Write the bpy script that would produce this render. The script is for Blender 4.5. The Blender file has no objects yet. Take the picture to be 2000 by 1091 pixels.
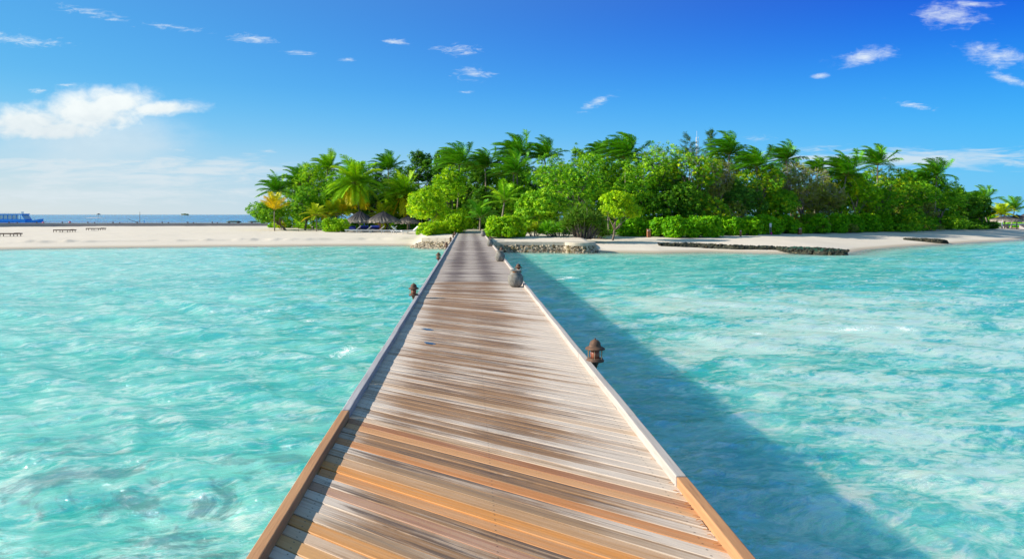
import bpy, math, random
import numpy as np
from mathutils import Vector, Matrix

R = math.radians
scene = bpy.context.scene
col = scene.collection

# ------------------------------------------------------------------ camera
E = 2.55                      # eye height above the water (water is z = 0)
F = 1327.0                    # focal length in photograph pixels (2000 wide)
CX, CY = 915.0, 419.0         # where the jetty's lines meet the horizon
cam_d = bpy.data.cameras.new('camera')
cam = bpy.data.objects.new('camera', cam_d)
col.objects.link(cam)
cam.location = (0, 0, E)
cam.rotation_euler = (R(90), 0, 0)
cam_d.sensor_width = 36
cam_d.lens = 36 * F / 2000
cam_d.shift_x = (1000 - CX) / 2000
cam_d.shift_y = -(545.5 - CY) / 2000
cam_d.clip_start = 0.1
cam_d.clip_end = 60000
scene.camera = cam

# ------------------------------------------------------------------ light
EL, AZ = R(25), R(270)        # low sun straight from the left
sd = bpy.data.lights.new('sun', 'SUN')
sd.energy = 5.0
sd.angle = R(0.5)
sd.color = (1.0, 0.93, 0.82)
sun = bpy.data.objects.new('sun', sd)
col.objects.link(sun)
to_sun = Vector((math.sin(AZ) * math.cos(EL), math.cos(AZ) * math.cos(EL), math.sin(EL)))
sun.rotation_euler = to_sun.to_track_quat('Z', 'Y').to_euler()
sun.location = to_sun * 100

scene.view_settings.view_transform = 'Standard'
scene.view_settings.look = 'None'
scene.view_settings.exposure = 0.75
scene.view_settings.gamma = 1.0
scene.cycles.max_bounces = 8
scene.cycles.transparent_max_bounces = 24


class NT:
    """small helper that writes shader nodes"""
    def __init__(s, tree):
        s.t = tree
        s.n = tree.nodes
        s.l = tree.links

    def node(s, kind, **kw):
        n = s.n.new(kind)
        for k, v in kw.items():
            setattr(n, k, v)
        return n

    def put(s, sock, v):
        if hasattr(v, 'is_output'):
            s.l.new(v, sock)
        else:
            if isinstance(v, (tuple, list)) and len(v) == 3 and sock.type == 'RGBA':
                v = tuple(v) + (1.0,)
            sock.default_value = v

    def m(s, op, a, b=None, c=None, clamp=False):
        n = s.node('ShaderNodeMath', operation=op, use_clamp=clamp)
        for i, v in enumerate((a, b, c)):
            if v is not None:
                s.put(n.inputs[i], v)
        return n.outputs[0]

    def vm(s, op, a, b=None):
        n = s.node('ShaderNodeVectorMath', operation=op)
        s.put(n.inputs[0], a)
        if b is not None:
            s.put(n.inputs[1], b)
        return n.outputs[0]

    def mix(s, f, a, b, blend='MIX'):
        n = s.node('ShaderNodeMix', data_type='RGBA', blend_type=blend)
        s.put(n.inputs[0], f)
        s.put(n.inputs[6], a)
        s.put(n.inputs[7], b)
        return n.outputs[2]

    def step(s, v, a, b, smooth=True, lo=0.0, hi=1.0):
        n = s.node('ShaderNodeMapRange', interpolation_type='SMOOTHSTEP' if smooth else 'LINEAR', clamp=True)
        s.put(n.inputs[0], v)
        n.inputs[1].default_value = a
        n.inputs[2].default_value = b
        n.inputs[3].default_value = lo
        n.inputs[4].default_value = hi
        return n.outputs[0]

    def noise(s, vec, scale, detail=4, rough=0.55, dist=0.0, lac=2.0):
        n = s.node('ShaderNodeTexNoise')
        s.put(n.inputs['Vector'], vec)
        n.inputs['Scale'].default_value = scale
        n.inputs['Detail'].default_value = detail
        n.inputs['Roughness'].default_value = rough
        n.inputs['Distortion'].default_value = dist
        n.inputs['Lacunarity'].default_value = lac
        return n.outputs['Fac']

    def comb(s, x, y, z):
        n = s.node('ShaderNodeCombineXYZ')
        for i, v in enumerate((x, y, z)):
            s.put(n.inputs[i], v)
        return n.outputs[0]

    def sep(s, v):
        n = s.node('ShaderNodeSeparateXYZ')
        s.put(n.inputs[0], v)
        return n.outputs

    def bump(s, h, strength=0.5, dist=0.02, normal=None):
        n = s.node('ShaderNodeBump')
        n.inputs['Strength'].default_value = strength
        n.inputs['Distance'].default_value = dist
        s.put(n.inputs['Height'], h)
        if normal is not None:
            s.put(n.inputs['Normal'], normal)
        return n.outputs[0]

    def attr(s, name, out='Color'):
        return s.node('ShaderNodeAttribute', attribute_name=name).outputs[out]


# ------------------------------------------------------------------ sky
SKYS = 0.062                  # strength of the sky
SKYK = 0.595 / SKYS
world = bpy.data.worlds.new('World')
scene.world = world
world.use_nodes = True
world.node_tree.nodes.clear()
w = NT(world.node_tree)
sky = w.node('ShaderNodeTexSky', sky_type='NISHITA')
sky.sun_disc = False
sky.sun_elevation = EL
sky.sun_rotation = AZ
sky.air_density = 1.0
sky.dust_density = 0.6
sky.ozone_density = 2.5
tc = w.node('ShaderNodeTexCoord').outputs['Generated']
dx, dy, dz = w.sep(tc)
u = w.m('DIVIDE', dx, w.m('MAXIMUM', dy, 0.05))
v = w.m('DIVIDE', dz, w.m('MAXIMUM', dy, 0.05))
front = w.step(dy, 0.05, 0.25)
def ramp(fac, stops):
    n = w.node('ShaderNodeValToRGB')
    n.color_ramp.interpolation = 'B_SPLINE'
    el = n.color_ramp.elements
    while len(el) < len(stops):
        el.new(0.5)
    for e, (p, c3) in zip(el, stops):
        e.position = p
        e.color = tuple(c3) + (1.0,)
    w.put(n.inputs[0], fac)
    return n.outputs[0]


# the deep polarised blue away from the sun and the milky air below it, on top of the Nishita sky
hgt = w.m('MAXIMUM', dz, 0.0)  # overhead stops of both ramps are lightened, out of view, to fill the shade
away = ramp(hgt, [(0.0, (0.20, 0.58, 0.88)), (0.06, (0.10, 0.56, 0.97)), (0.13, (0.03, 0.42, 0.98)), (0.21, (0.0, 0.17, 0.88)), (0.30, (0.0, 0.03, 0.64)), (0.46, (0.05, 0.16, 0.52)), (0.65, (0.20, 0.38, 0.60)), (1.0, (0.22, 0.40, 0.52))])
toward = ramp(hgt, [(0.0, (0.76, 0.80, 0.79)), (0.05, (0.60, 0.76, 0.82)), (0.11, (0.24, 0.63, 0.90)), (0.18, (0.11, 0.50, 0.90)), (0.30, (0.08, 0.38, 0.83)), (0.46, (0.12, 0.34, 0.70)), (0.65, (0.24, 0.43, 0.62)), (1.0, (0.22, 0.40, 0.52))])
tint = w.mix(w.step(dx, 0.66, -0.62, smooth=False), away, toward)
SKYC = w.mix(0.965, sky.outputs[0], w.vm('MULTIPLY', tint, (SKYK, SKYK, SKYK)))


def ell(px, py, hw, hh, tilt=0.0):
    """soft elliptical region of sky given as directions (tangents of azimuth and height)"""
    u0, v0 = (px - CX) / F, (CY - py) / F
    du = w.m('SUBTRACT', u, u0)
    dv = w.m('ADD', w.m('SUBTRACT', v, v0), w.m('MULTIPLY', du, tilt))
    a = w.m('MULTIPLY', du, F / hw)
    b = w.m('MULTIPLY', dv, F / hh)
    r2 = w.m('ADD', w.m('MULTIPLY', a, a), w.m('MULTIPLY', b, b))
    return w.m('SUBTRACT', 1.0, w.m('SQRT', r2))


uv = w.comb(u, v, 0.0)
warp = w.noise(w.vm('MULTIPLY', uv, (9, 22, 1)), 1.0, 6, 0.6)
fine = w.noise(w.vm('MULTIPLY', uv, (34, 135, 1)), 1.0, 9, 0.68, 0.9)
wisp = w.noise(w.vm('MULTIPLY', uv, (14, 95, 1)), 1.0, 7, 0.62, 0.6)
puff = w.noise(w.vm('MULTIPLY', uv, (30, 48, 1)), 1.0, 8, 0.58, 0.3)


def mx(lst):
    r = lst[0]
    for k in lst[1:]:
        r = w.m('MAXIMUM', r, k)
    return r


# cumulus on the left with a tail to the right
big = mx([ell(175, 222, 150, 62), ell(225, 200, 110, 42), ell(60, 240, 150, 45), ell(310, 212, 110, 20, -0.05), ell(110, 254, 150, 36)])
d_big = w.step(w.m('ADD', big, w.m('MULTIPLY', w.m('SUBTRACT', puff, 0.5), 1.0)), 0.0, 0.75)
veil = w.m('MULTIPLY', w.step(w.m('ADD', ell(190, 275, 230, 70), w.m('MULTIPLY', w.m('SUBTRACT', warp, 0.5), 0.8)), -0.15, 0.85), 0.62)
# thin streaks
st = mx([ell(185, 27, 95, 13, 0.22), ell(345, 54, 85, 8, 0.14), ell(40, 78, 110, 16, 0.10), ell(490, 75, 62, 14, 0.08),
         ell(585, 104, 42, 7, 0.1), ell(330, 291, 85, 9, 0.1), ell(525, 295, 30, 5), ell(215, 264, 26, 15), ell(895, 96, 60, 14, 0.06), ell(770, 82, 34, 10, 0.1),
         ell(925, 145, 46, 20), ell(1165, 200, 50, 14, -0.45), ell(1785, 206, 60, 9, 0.15), ell(1580, 292, 50, 9), ell(1480, 272, 36, 10),
         ell(680, 117, 24, 5), ell(75, 178, 30, 7), ell(135, 166, 30, 5), ell(905, 180, 25, 4)])
d_st = w.m('MULTIPLY', w.step(w.m('ADD', st, w.m('MULTIPLY', w.m('SUBTRACT', fine, 0.53), 3.6)), 0.1, 1.75), 0.85)
# small clouds high on the right
rt = mx([ell(1858, 32, 88, 36), ell(1690, 112, 85, 24, -0.18), ell(1945, 108, 110, 30, 0.12), ell(1970, 155, 60, 14, 0.2), ell(1890, 8, 80, 12), ell(1605, 148, 26, 8)])
d_rt = w.m('MULTIPLY', w.step(w.m('ADD', rt, w.m('MULTIPLY', w.m('SUBTRACT', w.m('ADD', w.m('MULTIPLY', puff, 0.55), w.m('MULTIPLY', fine, 0.45)), 0.52), 3.0)), 0.1, 1.35), 0.8)
# long low bands over the sea
bands = mx([ell(200, 322, 400, 22), ell(430, 318, 120, 12), ell(250, 345, 380, 26), ell(1780, 312, 400, 26, -0.01), ell(1580, 308, 100, 8), ell(150, 380, 480, 24), ell(360, 335, 330, 16), ell(60, 316, 240, 10)])
d_bd = w.m('MULTIPLY', w.step(w.m('ADD', bands, w.m('MULTIPLY', w.m('SUBTRACT', wisp, 0.5), 3.0)), -0.05, 1.1), 0.8)
dens = w.m('MULTIPLY', mx([d_big, veil, d_st, d_rt, d_bd]), front)
shade = w.step(w.m('ADD', v, w.m('MULTIPLY', w.m('SUBTRACT', puff, 0.5), 0.10)), 0.09, 0.19)
cloudc = w.mix(shade, (6.9, 7.8, 8.3), (8.9, 9.5, 9.5))
SKYC = w.mix(dens, SKYC, cloudc)
bg = w.node('ShaderNodeBackground')
w.put(bg.inputs['Color'], SKYC)
bg.inputs['Strength'].default_value = SKYS
wo = w.node('ShaderNodeOutputWorld')
w.l.new(bg.outputs[0], wo.inputs['Surface'])


# ------------------------------------------------------------------ helpers
def tag(o, label=None, cat=None, group=None, kind=None):
    if label:
        o['label'] = label
    if cat:
        o['category'] = cat
    if group:
        o['group'] = group
    if kind:
        o['kind'] = kind
    return o


def thing(name, label, cat, loc=(0, 0, 0), rz=0.0, group=None):
    o = bpy.data.objects.new(name, None)
    o.empty_display_size = 0.2
    col.objects.link(o)
    o.location = loc
    o.rotation_euler = (0, 0, rz)
    return tag(o, label, cat, group)


def np_mesh(name, V, faces, mat, parent=None, smooth=False, attrs=None):
    """V (n,3); faces: list of int arrays (m,k)"""
    me = bpy.data.meshes.new(name)
    V = np.asarray(V, dtype=np.float32)
    faces = [np.asarray(f, dtype=np.int32) for f in faces if len(f)]
    me.vertices.add(len(V))
    me.vertices.foreach_set('co', V.ravel())
    loops = np.concatenate([f.ravel() for f in faces])
    tot = np.concatenate([np.full(len(f), f.shape[1], dtype=np.int32) for f in faces])
    start = np.concatenate([[0], np.cumsum(tot)[:-1]]).astype(np.int32)
    me.loops.add(len(loops))
    me.loops.foreach_set('vertex_index', loops)
    me.polygons.add(len(tot))
    me.polygons.foreach_set('loop_start', start)
    me.polygons.foreach_set('loop_total', tot)
    me.polygons.foreach_set('use_smooth', np.full(len(tot), bool(smooth)))
    for an, (kind, data) in (attrs or {}).items():
        a = me.attributes.new(an, kind, 'POINT')
        key = {'FLOAT': 'value', 'FLOAT_VECTOR': 'vector', 'FLOAT_COLOR': 'color'}[kind]
        a.data.foreach_set(key, np.asarray(data, dtype=np.float32).ravel())
    me.update(calc_edges=True)
    me.materials.append(mat)
    o = bpy.data.objects.new(name, me)
    col.objects.link(o)
    if parent:
        o.parent = parent
    return o


class MB:
    """collects simple solids into one mesh"""
    def __init__(s):
        s.v = []
        s.f = []

    def add(s, vs, fs):
        b = len(s.v)
        s.v += [tuple(p) for p in vs]
        s.f += [tuple(i + b for i in f) for f in fs]
        return s

    def box(s, c, size, rz=0.0, ry=0.0, rx=0.0, taper=1.0):
        M = Matrix.Rotation(rz, 3, 'Z') @ Matrix.Rotation(ry, 3, 'Y') @ Matrix.Rotation(rx, 3, 'X')
        vs = []
        for k in (-1, 1):
            for i, j in ((-1, -1), (1, -1), (1, 1), (-1, 1)):
                t = taper if k > 0 else 1.0
                vs.append(Vector(c) + M @ Vector((i * size[0] / 2 * t, j * size[1] / 2 * t, k * size[2] / 2)))
        return s.add(vs, [(3, 2, 1, 0), (4, 5, 6, 7), (0, 1, 5, 4), (1, 2, 6, 5), (2, 3, 7, 6), (3, 0, 4, 7)])

    def tube(s, path, radii, n=8, cap=True):
        path = [Vector(p) for p in path]
        if not isinstance(radii, (list, tuple)):
            radii = [radii] * len(path)
        b = len(s.v)
        ref = Vector((1, 0, 0))
        for i, p in enumerate(path):
            d = (path[min(i + 1, len(path) - 1)] - path[max(i - 1, 0)])
            d.normalize()
            a = d.cross(ref)
            if a.length < 0.05:
                a = d.cross(Vector((0, 1, 0)))
            a.normalize()
            c = d.cross(a)
            for k in range(n):
                t = 2 * math.pi * k / n
                s.v.append(tuple(p + (a * math.cos(t) + c * math.sin(t)) * radii[i]))
        for i in range(len(path) - 1):
            for k in range(n):
                k2 = (k + 1) % n
                s.f.append((b + i * n + k, b + i * n + k2, b + (i + 1) * n + k2, b + (i + 1) * n + k))
        if cap:
            s.f.append(tuple(b + k for k in reversed(range(n))))
            e = b + (len(path) - 1) * n
            s.f.append(tuple(e + k for k in range(n)))
        return s

    def lathe(s, prof, n=24, c=(0, 0, 0), cap=True):
        b = len(s.v)
        for r, z in prof:
            for k in range(n):
                t = 2 * math.pi * k / n
                s.v.append((c[0] + r * math.cos(t), c[1] + r * math.sin(t), c[2] + z))
        for i in range(len(prof) - 1):
            for k in range(n):
                k2 = (k + 1) % n
                s.f.append((b + i * n + k, b + i * n + k2, b + (i + 1) * n + k2, b + (i + 1) * n + k))
        if cap:
            s.f.append(tuple(b + k for k in reversed(range(n))))
            e = b + (len(prof) - 1) * n
            s.f.append(tuple(e + k for k in range(n)))
        return s

    def build(s, name, mat, parent=None, smooth=False, bevel=0.0):
        me = bpy.data.meshes.new(name)
        me.from_pydata(s.v, [], s.f)
        me.materials.append(mat)
        me.polygons.foreach_set('use_smooth', np.full(len(me.polygons), bool(smooth)))
        me.update()
        o = bpy.data.objects.new(name, me)
        col.objects.link(o)
        if parent:
            o.parent = parent
        if bevel:
            md = o.modifiers.new('bevel', 'BEVEL')
            md.width = bevel
            md.segments = 2
        return o


def copy_tree(o, parent=None):
    c = o.copy()
    col.objects.link(c)
    if parent is not None:
        c.parent = parent
    for ch in [k for k in bpy.data.objects if k.parent == o]:
        copy_tree(ch, c)
    return c


def lattice(seed):
    return np.random.default_rng(seed).random((256, 256)).astype(np.float32)


def vnoise(x, y, seed=0):
    L = lattice(seed)
    xi = np.floor(x).astype(int)
    yi = np.floor(y).astype(int)
    fx = x - xi
    fy = y - yi
    fx = fx * fx * (3 - 2 * fx)
    fy = fy * fy * (3 - 2 * fy)
    a = L[xi % 256, yi % 256]
    b = L[(xi + 1) % 256, yi % 256]
    c = L[xi % 256, (yi + 1) % 256]
    d = L[(xi + 1) % 256, (yi + 1) % 256]
    return (a * (1 - fx) + b * fx) * (1 - fy) + (c * (1 - fx) + d * fx) * fy


def fbm(x, y, seed=0, octv=4):
    s = 0
    a = 0.5
    for i in range(octv):
        s = s + a * vnoise(x * 2 ** i, y * 2 ** i, seed + i)
        a *= 0.5
    return s


def new_mat(name):
    m = bpy.data.materials.new(name)
    m.use_nodes = True
    m.node_tree.nodes.clear()
    t = NT(m.node_tree)
    out = t.node('ShaderNodeOutputMaterial')
    return m, t, out


def pbr(t, out, color, rough=0.7, normal=None, spec=0.4, metal=0.0):
    p = t.node('ShaderNodeBsdfPrincipled')
    t.put(p.inputs['Base Color'], color)
    t.put(p.inputs['Roughness'], rough)
    p.inputs['Specular IOR Level'].default_value = spec
    p.inputs['Metallic'].default_value = metal
    if normal is not None:
        t.put(p.inputs['Normal'], normal)
    t.l.new(p.outputs[0], out.inputs['Surface'])
    return p


def mottled(name, c1, c2, scale=6.0, rough=0.75, bump=0.3, dist=0.02, stretch=(1, 1, 1), spec=0.35, metal=0.0, lo=0.35, hi=0.68):
    m, t, out = new_mat(name)
    co = t.node('ShaderNodeTexCoord').outputs['Object']
    vec = t.vm('MULTIPLY', co, stretch)
    n = t.noise(vec, scale, 6, 0.62)
    c = t.mix(t.step(n, lo, hi), c1, c2)
    pbr(t, out, c, rough, t.bump(n, bump, dist) if bump else None, spec, metal)
    return m


# ------------------------------------------------------------------ terrain (one sheet: beach, island and sea bed)
def WD(py, z=0.0):
    return (E - z) * F / (py - CY)


def XW(px, d):
    return (px - CX) / F * d


def shore_pts():
    raw = [(-900, 494), (-400, 490), (0, 486.5), (250, 483), (500, 480.5), (700, 479), (800, 479)]
    P = [(XW(px, WD(py)), WD(py)) for px, py in raw]
    P += [(-4.5, 55.0), (-3.6, 52.2), (-1.0, 51.0), (0.6, 48.5), (1.5, 47.0), (6.0, 46.6), (8.6, 46.2)]
    raw = [(1185, 492), (1290, 493.5), (1400, 492), (1500, 494), (1600, 495), (1655, 494.5), (1690, 487), (1760, 481), (1850, 476), (1920, 472), (2000, 467.5)]
    P += [(XW(px, WD(py)), WD(py)) for px, py in raw]
    P += [(80, 95), (110, 135), (220, 260), (600, 600)]
    return np.array(sorted(P))


SP = shore_pts()


def terrain(x, y):
    x = np.asarray(x, dtype=np.float64)
    y = np.asarray(y, dtype=np.float64)
    ys = np.interp(x, SP[:, 0], SP[:, 1])
    ys = ys + (fbm(x * 0.25 + 50, y * 0.0 + 3, 11, 3) - 0.45) * 0.9 * ((x < -4.6) | (x > 9))
    t = y - ys
    wall = np.interp(x, [-4.4, -3.1, 8.4, 9.3], [0, 1, 1, 0])
    slope = 0.085 + 0.55 * wall ** 2
    left = np.interp(x, [-8, -3], [1, 0])
    hmax = 0.86 - 0.36 * left
    up = hmax * (1 - np.exp(-np.maximum(t, 0) * slope / hmax)) + 0.004 * np.clip(t, 0, 60) * (1 - 0.8 * left)
    up = np.where(wall > 0, up * (1 - wall) + wall * np.minimum(up, 0.40 + 0.10 * np.clip(t - 1.0, 0, 5)), up)
    dn = -1.4 * (1 - np.exp(np.minimum(t, 0) * 0.11))
    z = np.where(t > 0, up, dn)
    # scarp and trampled sand on the left beach
    lb = np.interp(x, [-6, -4.5], [1, 0])
    lump = fbm(x * 1.1, y * 0.9, 21, 3)
    z = z + lb * 0.10 * np.clip((t - 4.2 - 0.8 * fbm(x * 0.3, y * 0, 51, 2)) / 0.35, 0, 1) * np.clip(1 - (t - 5.5) / 8, 0.3, 1)
    z = z + lb * 0.16 * np.exp(-((t - 5.0) / 0.8) ** 2) * np.clip(lump * 3.2 - 1.4, 0, 1)
    dry = np.clip((t - 6) / 5, 0, 1)
    z = z + dry * (fbm(x * 1.7, y * 1.7, 31, 3) - 0.45) * 0.075 + dry * (fbm(x * 0.18, y * 0.18, 41, 2) - 0.4) * 0.13
    # the back of the island
    yb = np.interp(x, [-200, -110, -82, -70, -61, -52, -40, -30, -15, 0, 90, 200], [92, 102, 110, 117, 121.5, 124, 123, 126, 190, 240, 280, 380])
    s = y - yb
    back = np.where(s < 0, -s * 0.10, -np.minimum(6.0, s * 0.035))
    z = np.minimum(z, np.where(t > 0, back, 99))
    return z


def tz(x, y):
    return float(terrain(np.array([x]), np.array([y]))[0])


def hit(px, py, dmin=40.0, dmax=160.0):
    """where the ground is seen at a pixel of the photograph"""
    ds = np.arange(dmin, dmax, 0.25)
    zs = E - (py - CY) / F * ds
    g = terrain((px - CX) / F * ds, ds)
    k = np.argmax(g >= zs)
    d = ds[k] if (g >= zs).any() else dmax
    return (XW(px, d), d, tz(XW(px, d), d))


def on_ground(px, d):
    x = XW(px, d)
    return (x, d, tz(x, d))


gx = np.unique(np.concatenate([-np.geomspace(75, 40000, 40), np.arange(-75, 90, 0.3), np.geomspace(90, 40000, 40)]))
gy = np.unique(np.concatenate([-np.geomspace(5, 40000, 24), np.arange(-5, 40, 2.5), np.arange(40, 90, 0.28), np.arange(90, 145, 0.8), np.geomspace(145, 40000, 50)]))
GX, GY = np.meshgrid(gx, gy)
GZ = terrain(GX, GY)
nx_, ny_ = len(gx), len(gy)
ii, jj = np.meshgrid(np.arange(nx_ - 1), np.arange(ny_ - 1))
q = (jj * nx_ + ii).ravel()
quads = np.stack([q, q + 1, q + nx_ + 1, q + nx_], 1)

m_sand, t, out = new_mat('sand')
co = t.node('ShaderNodeTexCoord').outputs['Object']
_, _, oz = t.sep(co)
n1 = t.noise(co, 0.35, 5, 0.6)
n2 = t.noise(co, 5.0, 6, 0.65)
n3 = t.noise(t.vm('MULTIPLY', co, (0.4, 3.0, 1)), 1.0, 5, 0.6)
c = t.mix(n1, (0.60, 0.515, 0.405), (0.68, 0.60, 0.495))
c = t.mix(t.m('MULTIPLY', t.step(n3, 0.52, 0.75), 0.35), c, (0.55, 0.46, 0.36))
wet = t.step(oz, 0.14, 0.03)
c = t.mix(t.m('MULTIPLY', wet, 0.75), c, (0.40, 0.31, 0.20))
c = t.mix(t.step(oz, -0.1, -0.6), c, (0.6, 0.62, 0.5))
pbr(t, out, c, t.step(oz, 0.0, 0.12, lo=0.45, hi=0.95), t.bump(n2, 0.5, 0.05), 0.25)
ground = np_mesh('beach', np.stack([GX.ravel(), GY.ravel(), GZ.ravel()], 1), [quads], m_sand, smooth=True)
tag(ground, kind='structure')

# ------------------------------------------------------------------ water
rr = np.concatenate([[0.0, 0.8, 1.4], np.geomspace(2.0, 75, 520), np.geomspace(76, 400, 110), np.geomspace(420, 40000, 40)])
aa = np.radians(np.unique(np.concatenate([np.arange(-46, 46.01, 0.105), np.arange(46, 314.5, 4.0)])))
RR, AA = np.meshgrid(rr, aa, indexing='ij')
WX = RR * np.sin(AA)
WY = RR * np.cos(AA)
rng = np.random.default_rng(5)
depth = -terrain(WX, WY)
wz = np.zeros_like(WX)
wpx = 1.9 * fbm(WX * 0.35 + 3, WY * 0.35, 88, 3) + 0.9 * fbm(WX * 1.3, WY * 1.3 + 5, 92, 2)
for lam in np.geomspace(0.7, 2.8, 14):       # short peaked wind waves
    th = R(246) + rng.normal(0, 0.32)
    k = 2 * math.pi / lam
    ph = k * math.cos(th) * WX + k * math.sin(th) * WY + rng.uniform(0, 6.28) + wpx * rng.uniform(1.5, 3.2)
    amp = 0.066 / k * rng.uniform(0.6, 1.2)
    wz += amp * np.clip(1.5 - RR * 0.012 / lam, 0, 1) * (1.0 - 1.6 * np.abs(np.sin(ph / 2)) ** 0.9)
for lam in np.geomspace(0.22, 1.0, 40):      # chop
    th = R(246) + rng.normal(0, 0.7)
    k = 2 * math.pi / lam
    amp = 0.026 / k * rng.uniform(0.6, 1.2)
    wz += amp * np.clip(1.5 - RR * 0.012 / lam, 0, 1) * np.sin(k * math.cos(th) * WX + k * math.sin(th) * WY + rng.uniform(0, 6.28) + wpx)
gust = 0.55 + 0.9 * fbm(WX * 0.13 + 9, WY * 0.2 + 4, 77, 3)
wz *= gust * np.clip(depth / 0.6, 0.0, 1)
wz -= RR ** 2 * 0.0
na, nr = len(aa), len(rr)
ii, jj = np.meshgrid(np.arange(na - 1), np.arange(nr - 1))
q = (jj * na + ii).ravel()
wquads = np.stack([q, q + na, q + na + 1, q + 1], 1)
close = np.arange(nr - 1) * na + na - 1
wquads = np.concatenate([wquads, np.stack([close, close + na, close + 1, close + 1 - na], 1)])

m_water, t, out = new_mat('lagoon_water')
co = t.node('ShaderNodeTexCoord').outputs['Object']
ox, oy, _ = t.sep(co)
dep = t.attr('depth', 'Fac')
flat = t.comb(ox, oy, 0.0)
rot = t.node('ShaderNodeVectorRotate', rotation_type='Z_AXIS')
t.put(rot.inputs['Vector'], flat)
rot.inputs['Angle'].default_value = R(-22)
fr = rot.outputs[0]
n_big = t.noise(t.vm('MULTIPLY', fr, (0.10, 0.20, 1)), 1.0, 4, 0.55, 0.8)
n_med = t.noise(t.vm('MULTIPLY', fr, (0.75, 1.25, 1)), 1.0, 7, 0.62, 1.4)
n_sm = t.noise(t.vm('MULTIPLY', fr, (2.6, 4.6, 1)), 1.0, 7, 0.66, 1.6)
n_fi = t.noise(t.vm('MULTIPLY', fr, (8.0, 15.0, 1)), 1.0, 5, 0.65, 0.8)
n_cor = t.noise(t.vm('ADD', flat, (31, 7, 0)), 1.1, 8, 0.7, 1.0)
n_str = t.noise(t.vm('MULTIPLY', t.vm('ADD', fr, (13, 5, 0)), (0.42, 1.5, 1)), 1.0, 6, 0.6, 1.0)
deep_c = (0.018, 0.38, 0.29)
mid_c = (0.16, 0.55, 0.415)
pale_c = (0.56, 0.72, 0.565)
c = t.mix(t.step(t.m('ADD', t.m('MULTIPLY', n_big, 0.25), t.m('ADD', t.m('MULTIPLY', n_str, 0.55), t.m('MULTIPLY', n_sm, 0.2))), 0.43, 0.57), deep_c, mid_c)
pal = t.m('ADD', t.m('MULTIPLY', n_med, 0.45), t.m('ADD', t.m('MULTIPLY', n_sm, 0.38), t.m('MULTIPLY', n_fi, 0.17)))
rightbar = t.m('MULTIPLY', t.step(ox, 1.5, 6.0), t.step(oy, 30, 8))
pal = t.m('ADD', pal, t.m('MULTIPLY', rightbar, t.m('MULTIPLY', t.m('SUBTRACT', n_big, 0.34), 0.75)))
c = t.mix(t.m('MULTIPLY', t.step(pal, 0.49, 0.64), 0.85), c, pale_c)
left_sheen = t.m('MULTIPLY', t.step(ox, 0.0, -26.0), t.step(oy, 4.0, 20.0))
c = t.mix(t.m('MULTIPLY', left_sheen, 0.45), c, (0.42, 0.68, 0.58))  # pale sky reflection on the left water, painted into its colour
c = t.mix(t.m('MULTIPLY', t.step(ox, 0.5, -3.0), t.m('MULTIPLY', t.step(pal, 0.46, 0.60), 0.35)), c, (0.62, 0.78, 0.68))  # whitish sky highlights on the left ripples, also put into the colour
# dark coral and weed on the bed near the left foreground
reef = t.m('MULTIPLY', t.m('MULTIPLY', t.step(ox, -0.5, -2.0), t.step(oy, 10.5, 5.5)), t.step(n_cor, 0.50, 0.60))
c = t.mix(t.m('MULTIPLY', reef, 0.7), c, (0.035, 0.13, 0.11))
# shallow edge and open sea
c = t.mix(t.step(dep, 0.75, 0.05), c, (0.40, 0.60, 0.44))
band = t.noise(t.vm('MULTIPLY', flat, (0.002, 0.012, 1)), 1.0, 3, 0.5)
sea_c = t.mix(t.step(band, 0.4, 0.6), (0.008, 0.11, 0.31), (0.015, 0.27, 0.42))
c = t.mix(t.step(dep, 2.0, 5.0), c, sea_c)
# foam caps at a few breaking crests
foamn = t.noise(t.vm('MULTIPLY', flat, (1, 0.6, 1)), 11.0, 9, 0.72, 1.2)
fo = None
for (px, py, rx, ry) in ((1112, 541, 0.75, 0.55), (1098, 545, 0.5, 0.4), (672, 686, 0.42, 0.5), (648, 694, 0.16, 0.14), (525, 606, 0.5, 0.35), (600, 626, 0.3, 0.3),
                         (1478, 650, 0.35, 0.25), (1660, 640, 0.8, 0.2), (1768, 642, 0.35, 0.3), (1668, 522, 0.9, 0.3), (395, 525, 0.7, 0.3)):
    d0 = WD(py)
    x0 = XW(px, d0)
    a = t.m('MULTIPLY', t.m('SUBTRACT', ox, x0), 1 / rx)
    b = t.m('MULTIPLY', t.m('SUBTRACT', oy, d0), 1 / (ry * 1.7))
    e = t.m('SUBTRACT', 1.0, t.m('SQRT', t.m('ADD', t.m('MULTIPLY', a, a), t.m('MULTIPLY', b, b))))
    fo = e if fo is None else t.m('MAXIMUM', fo, e)
foam = t.m('MULTIPLY', t.step(t.m('ADD', fo, t.m('MULTIPLY', t.m('SUBTRACT', foamn, 0.5), 3.2)), 0.45, 1.25), t.step(fo, 0.0, 0.25))
lap = t.m('MULTIPLY', t.m('MULTIPLY', t.step(dep, 0.11, 0.04), t.step(dep, -0.02, 0.02)), t.step(t.noise(t.vm('MULTIPLY', flat, (0.5, 2.0, 1)), 1.0, 5, 0.6), 0.52, 0.62))
foam = t.m('MAXIMUM', foam, t.m('MULTIPLY', lap, 0.8))
c = t.mix(foam, c, (0.82, 0.85, 0.83))
far = t.step(oy, 15, 60)
h0 = t.noise(t.vm('MULTIPLY', fr, (0.9, 1.9, 1)), 1.0, 3, 0.5, 0.6)
h1 = t.noise(t.vm('MULTIPLY', fr, (2.8, 5.6, 1)), 1.0, 6, 0.62, 0.9)
h2 = t.noise(t.vm('MULTIPLY', flat, (11, 19, 1)), 1.0, 5, 0.6, 0.5)
ridge = t.m('ABSOLUTE', t.m('SUBTRACT', h1, 0.5))
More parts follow.
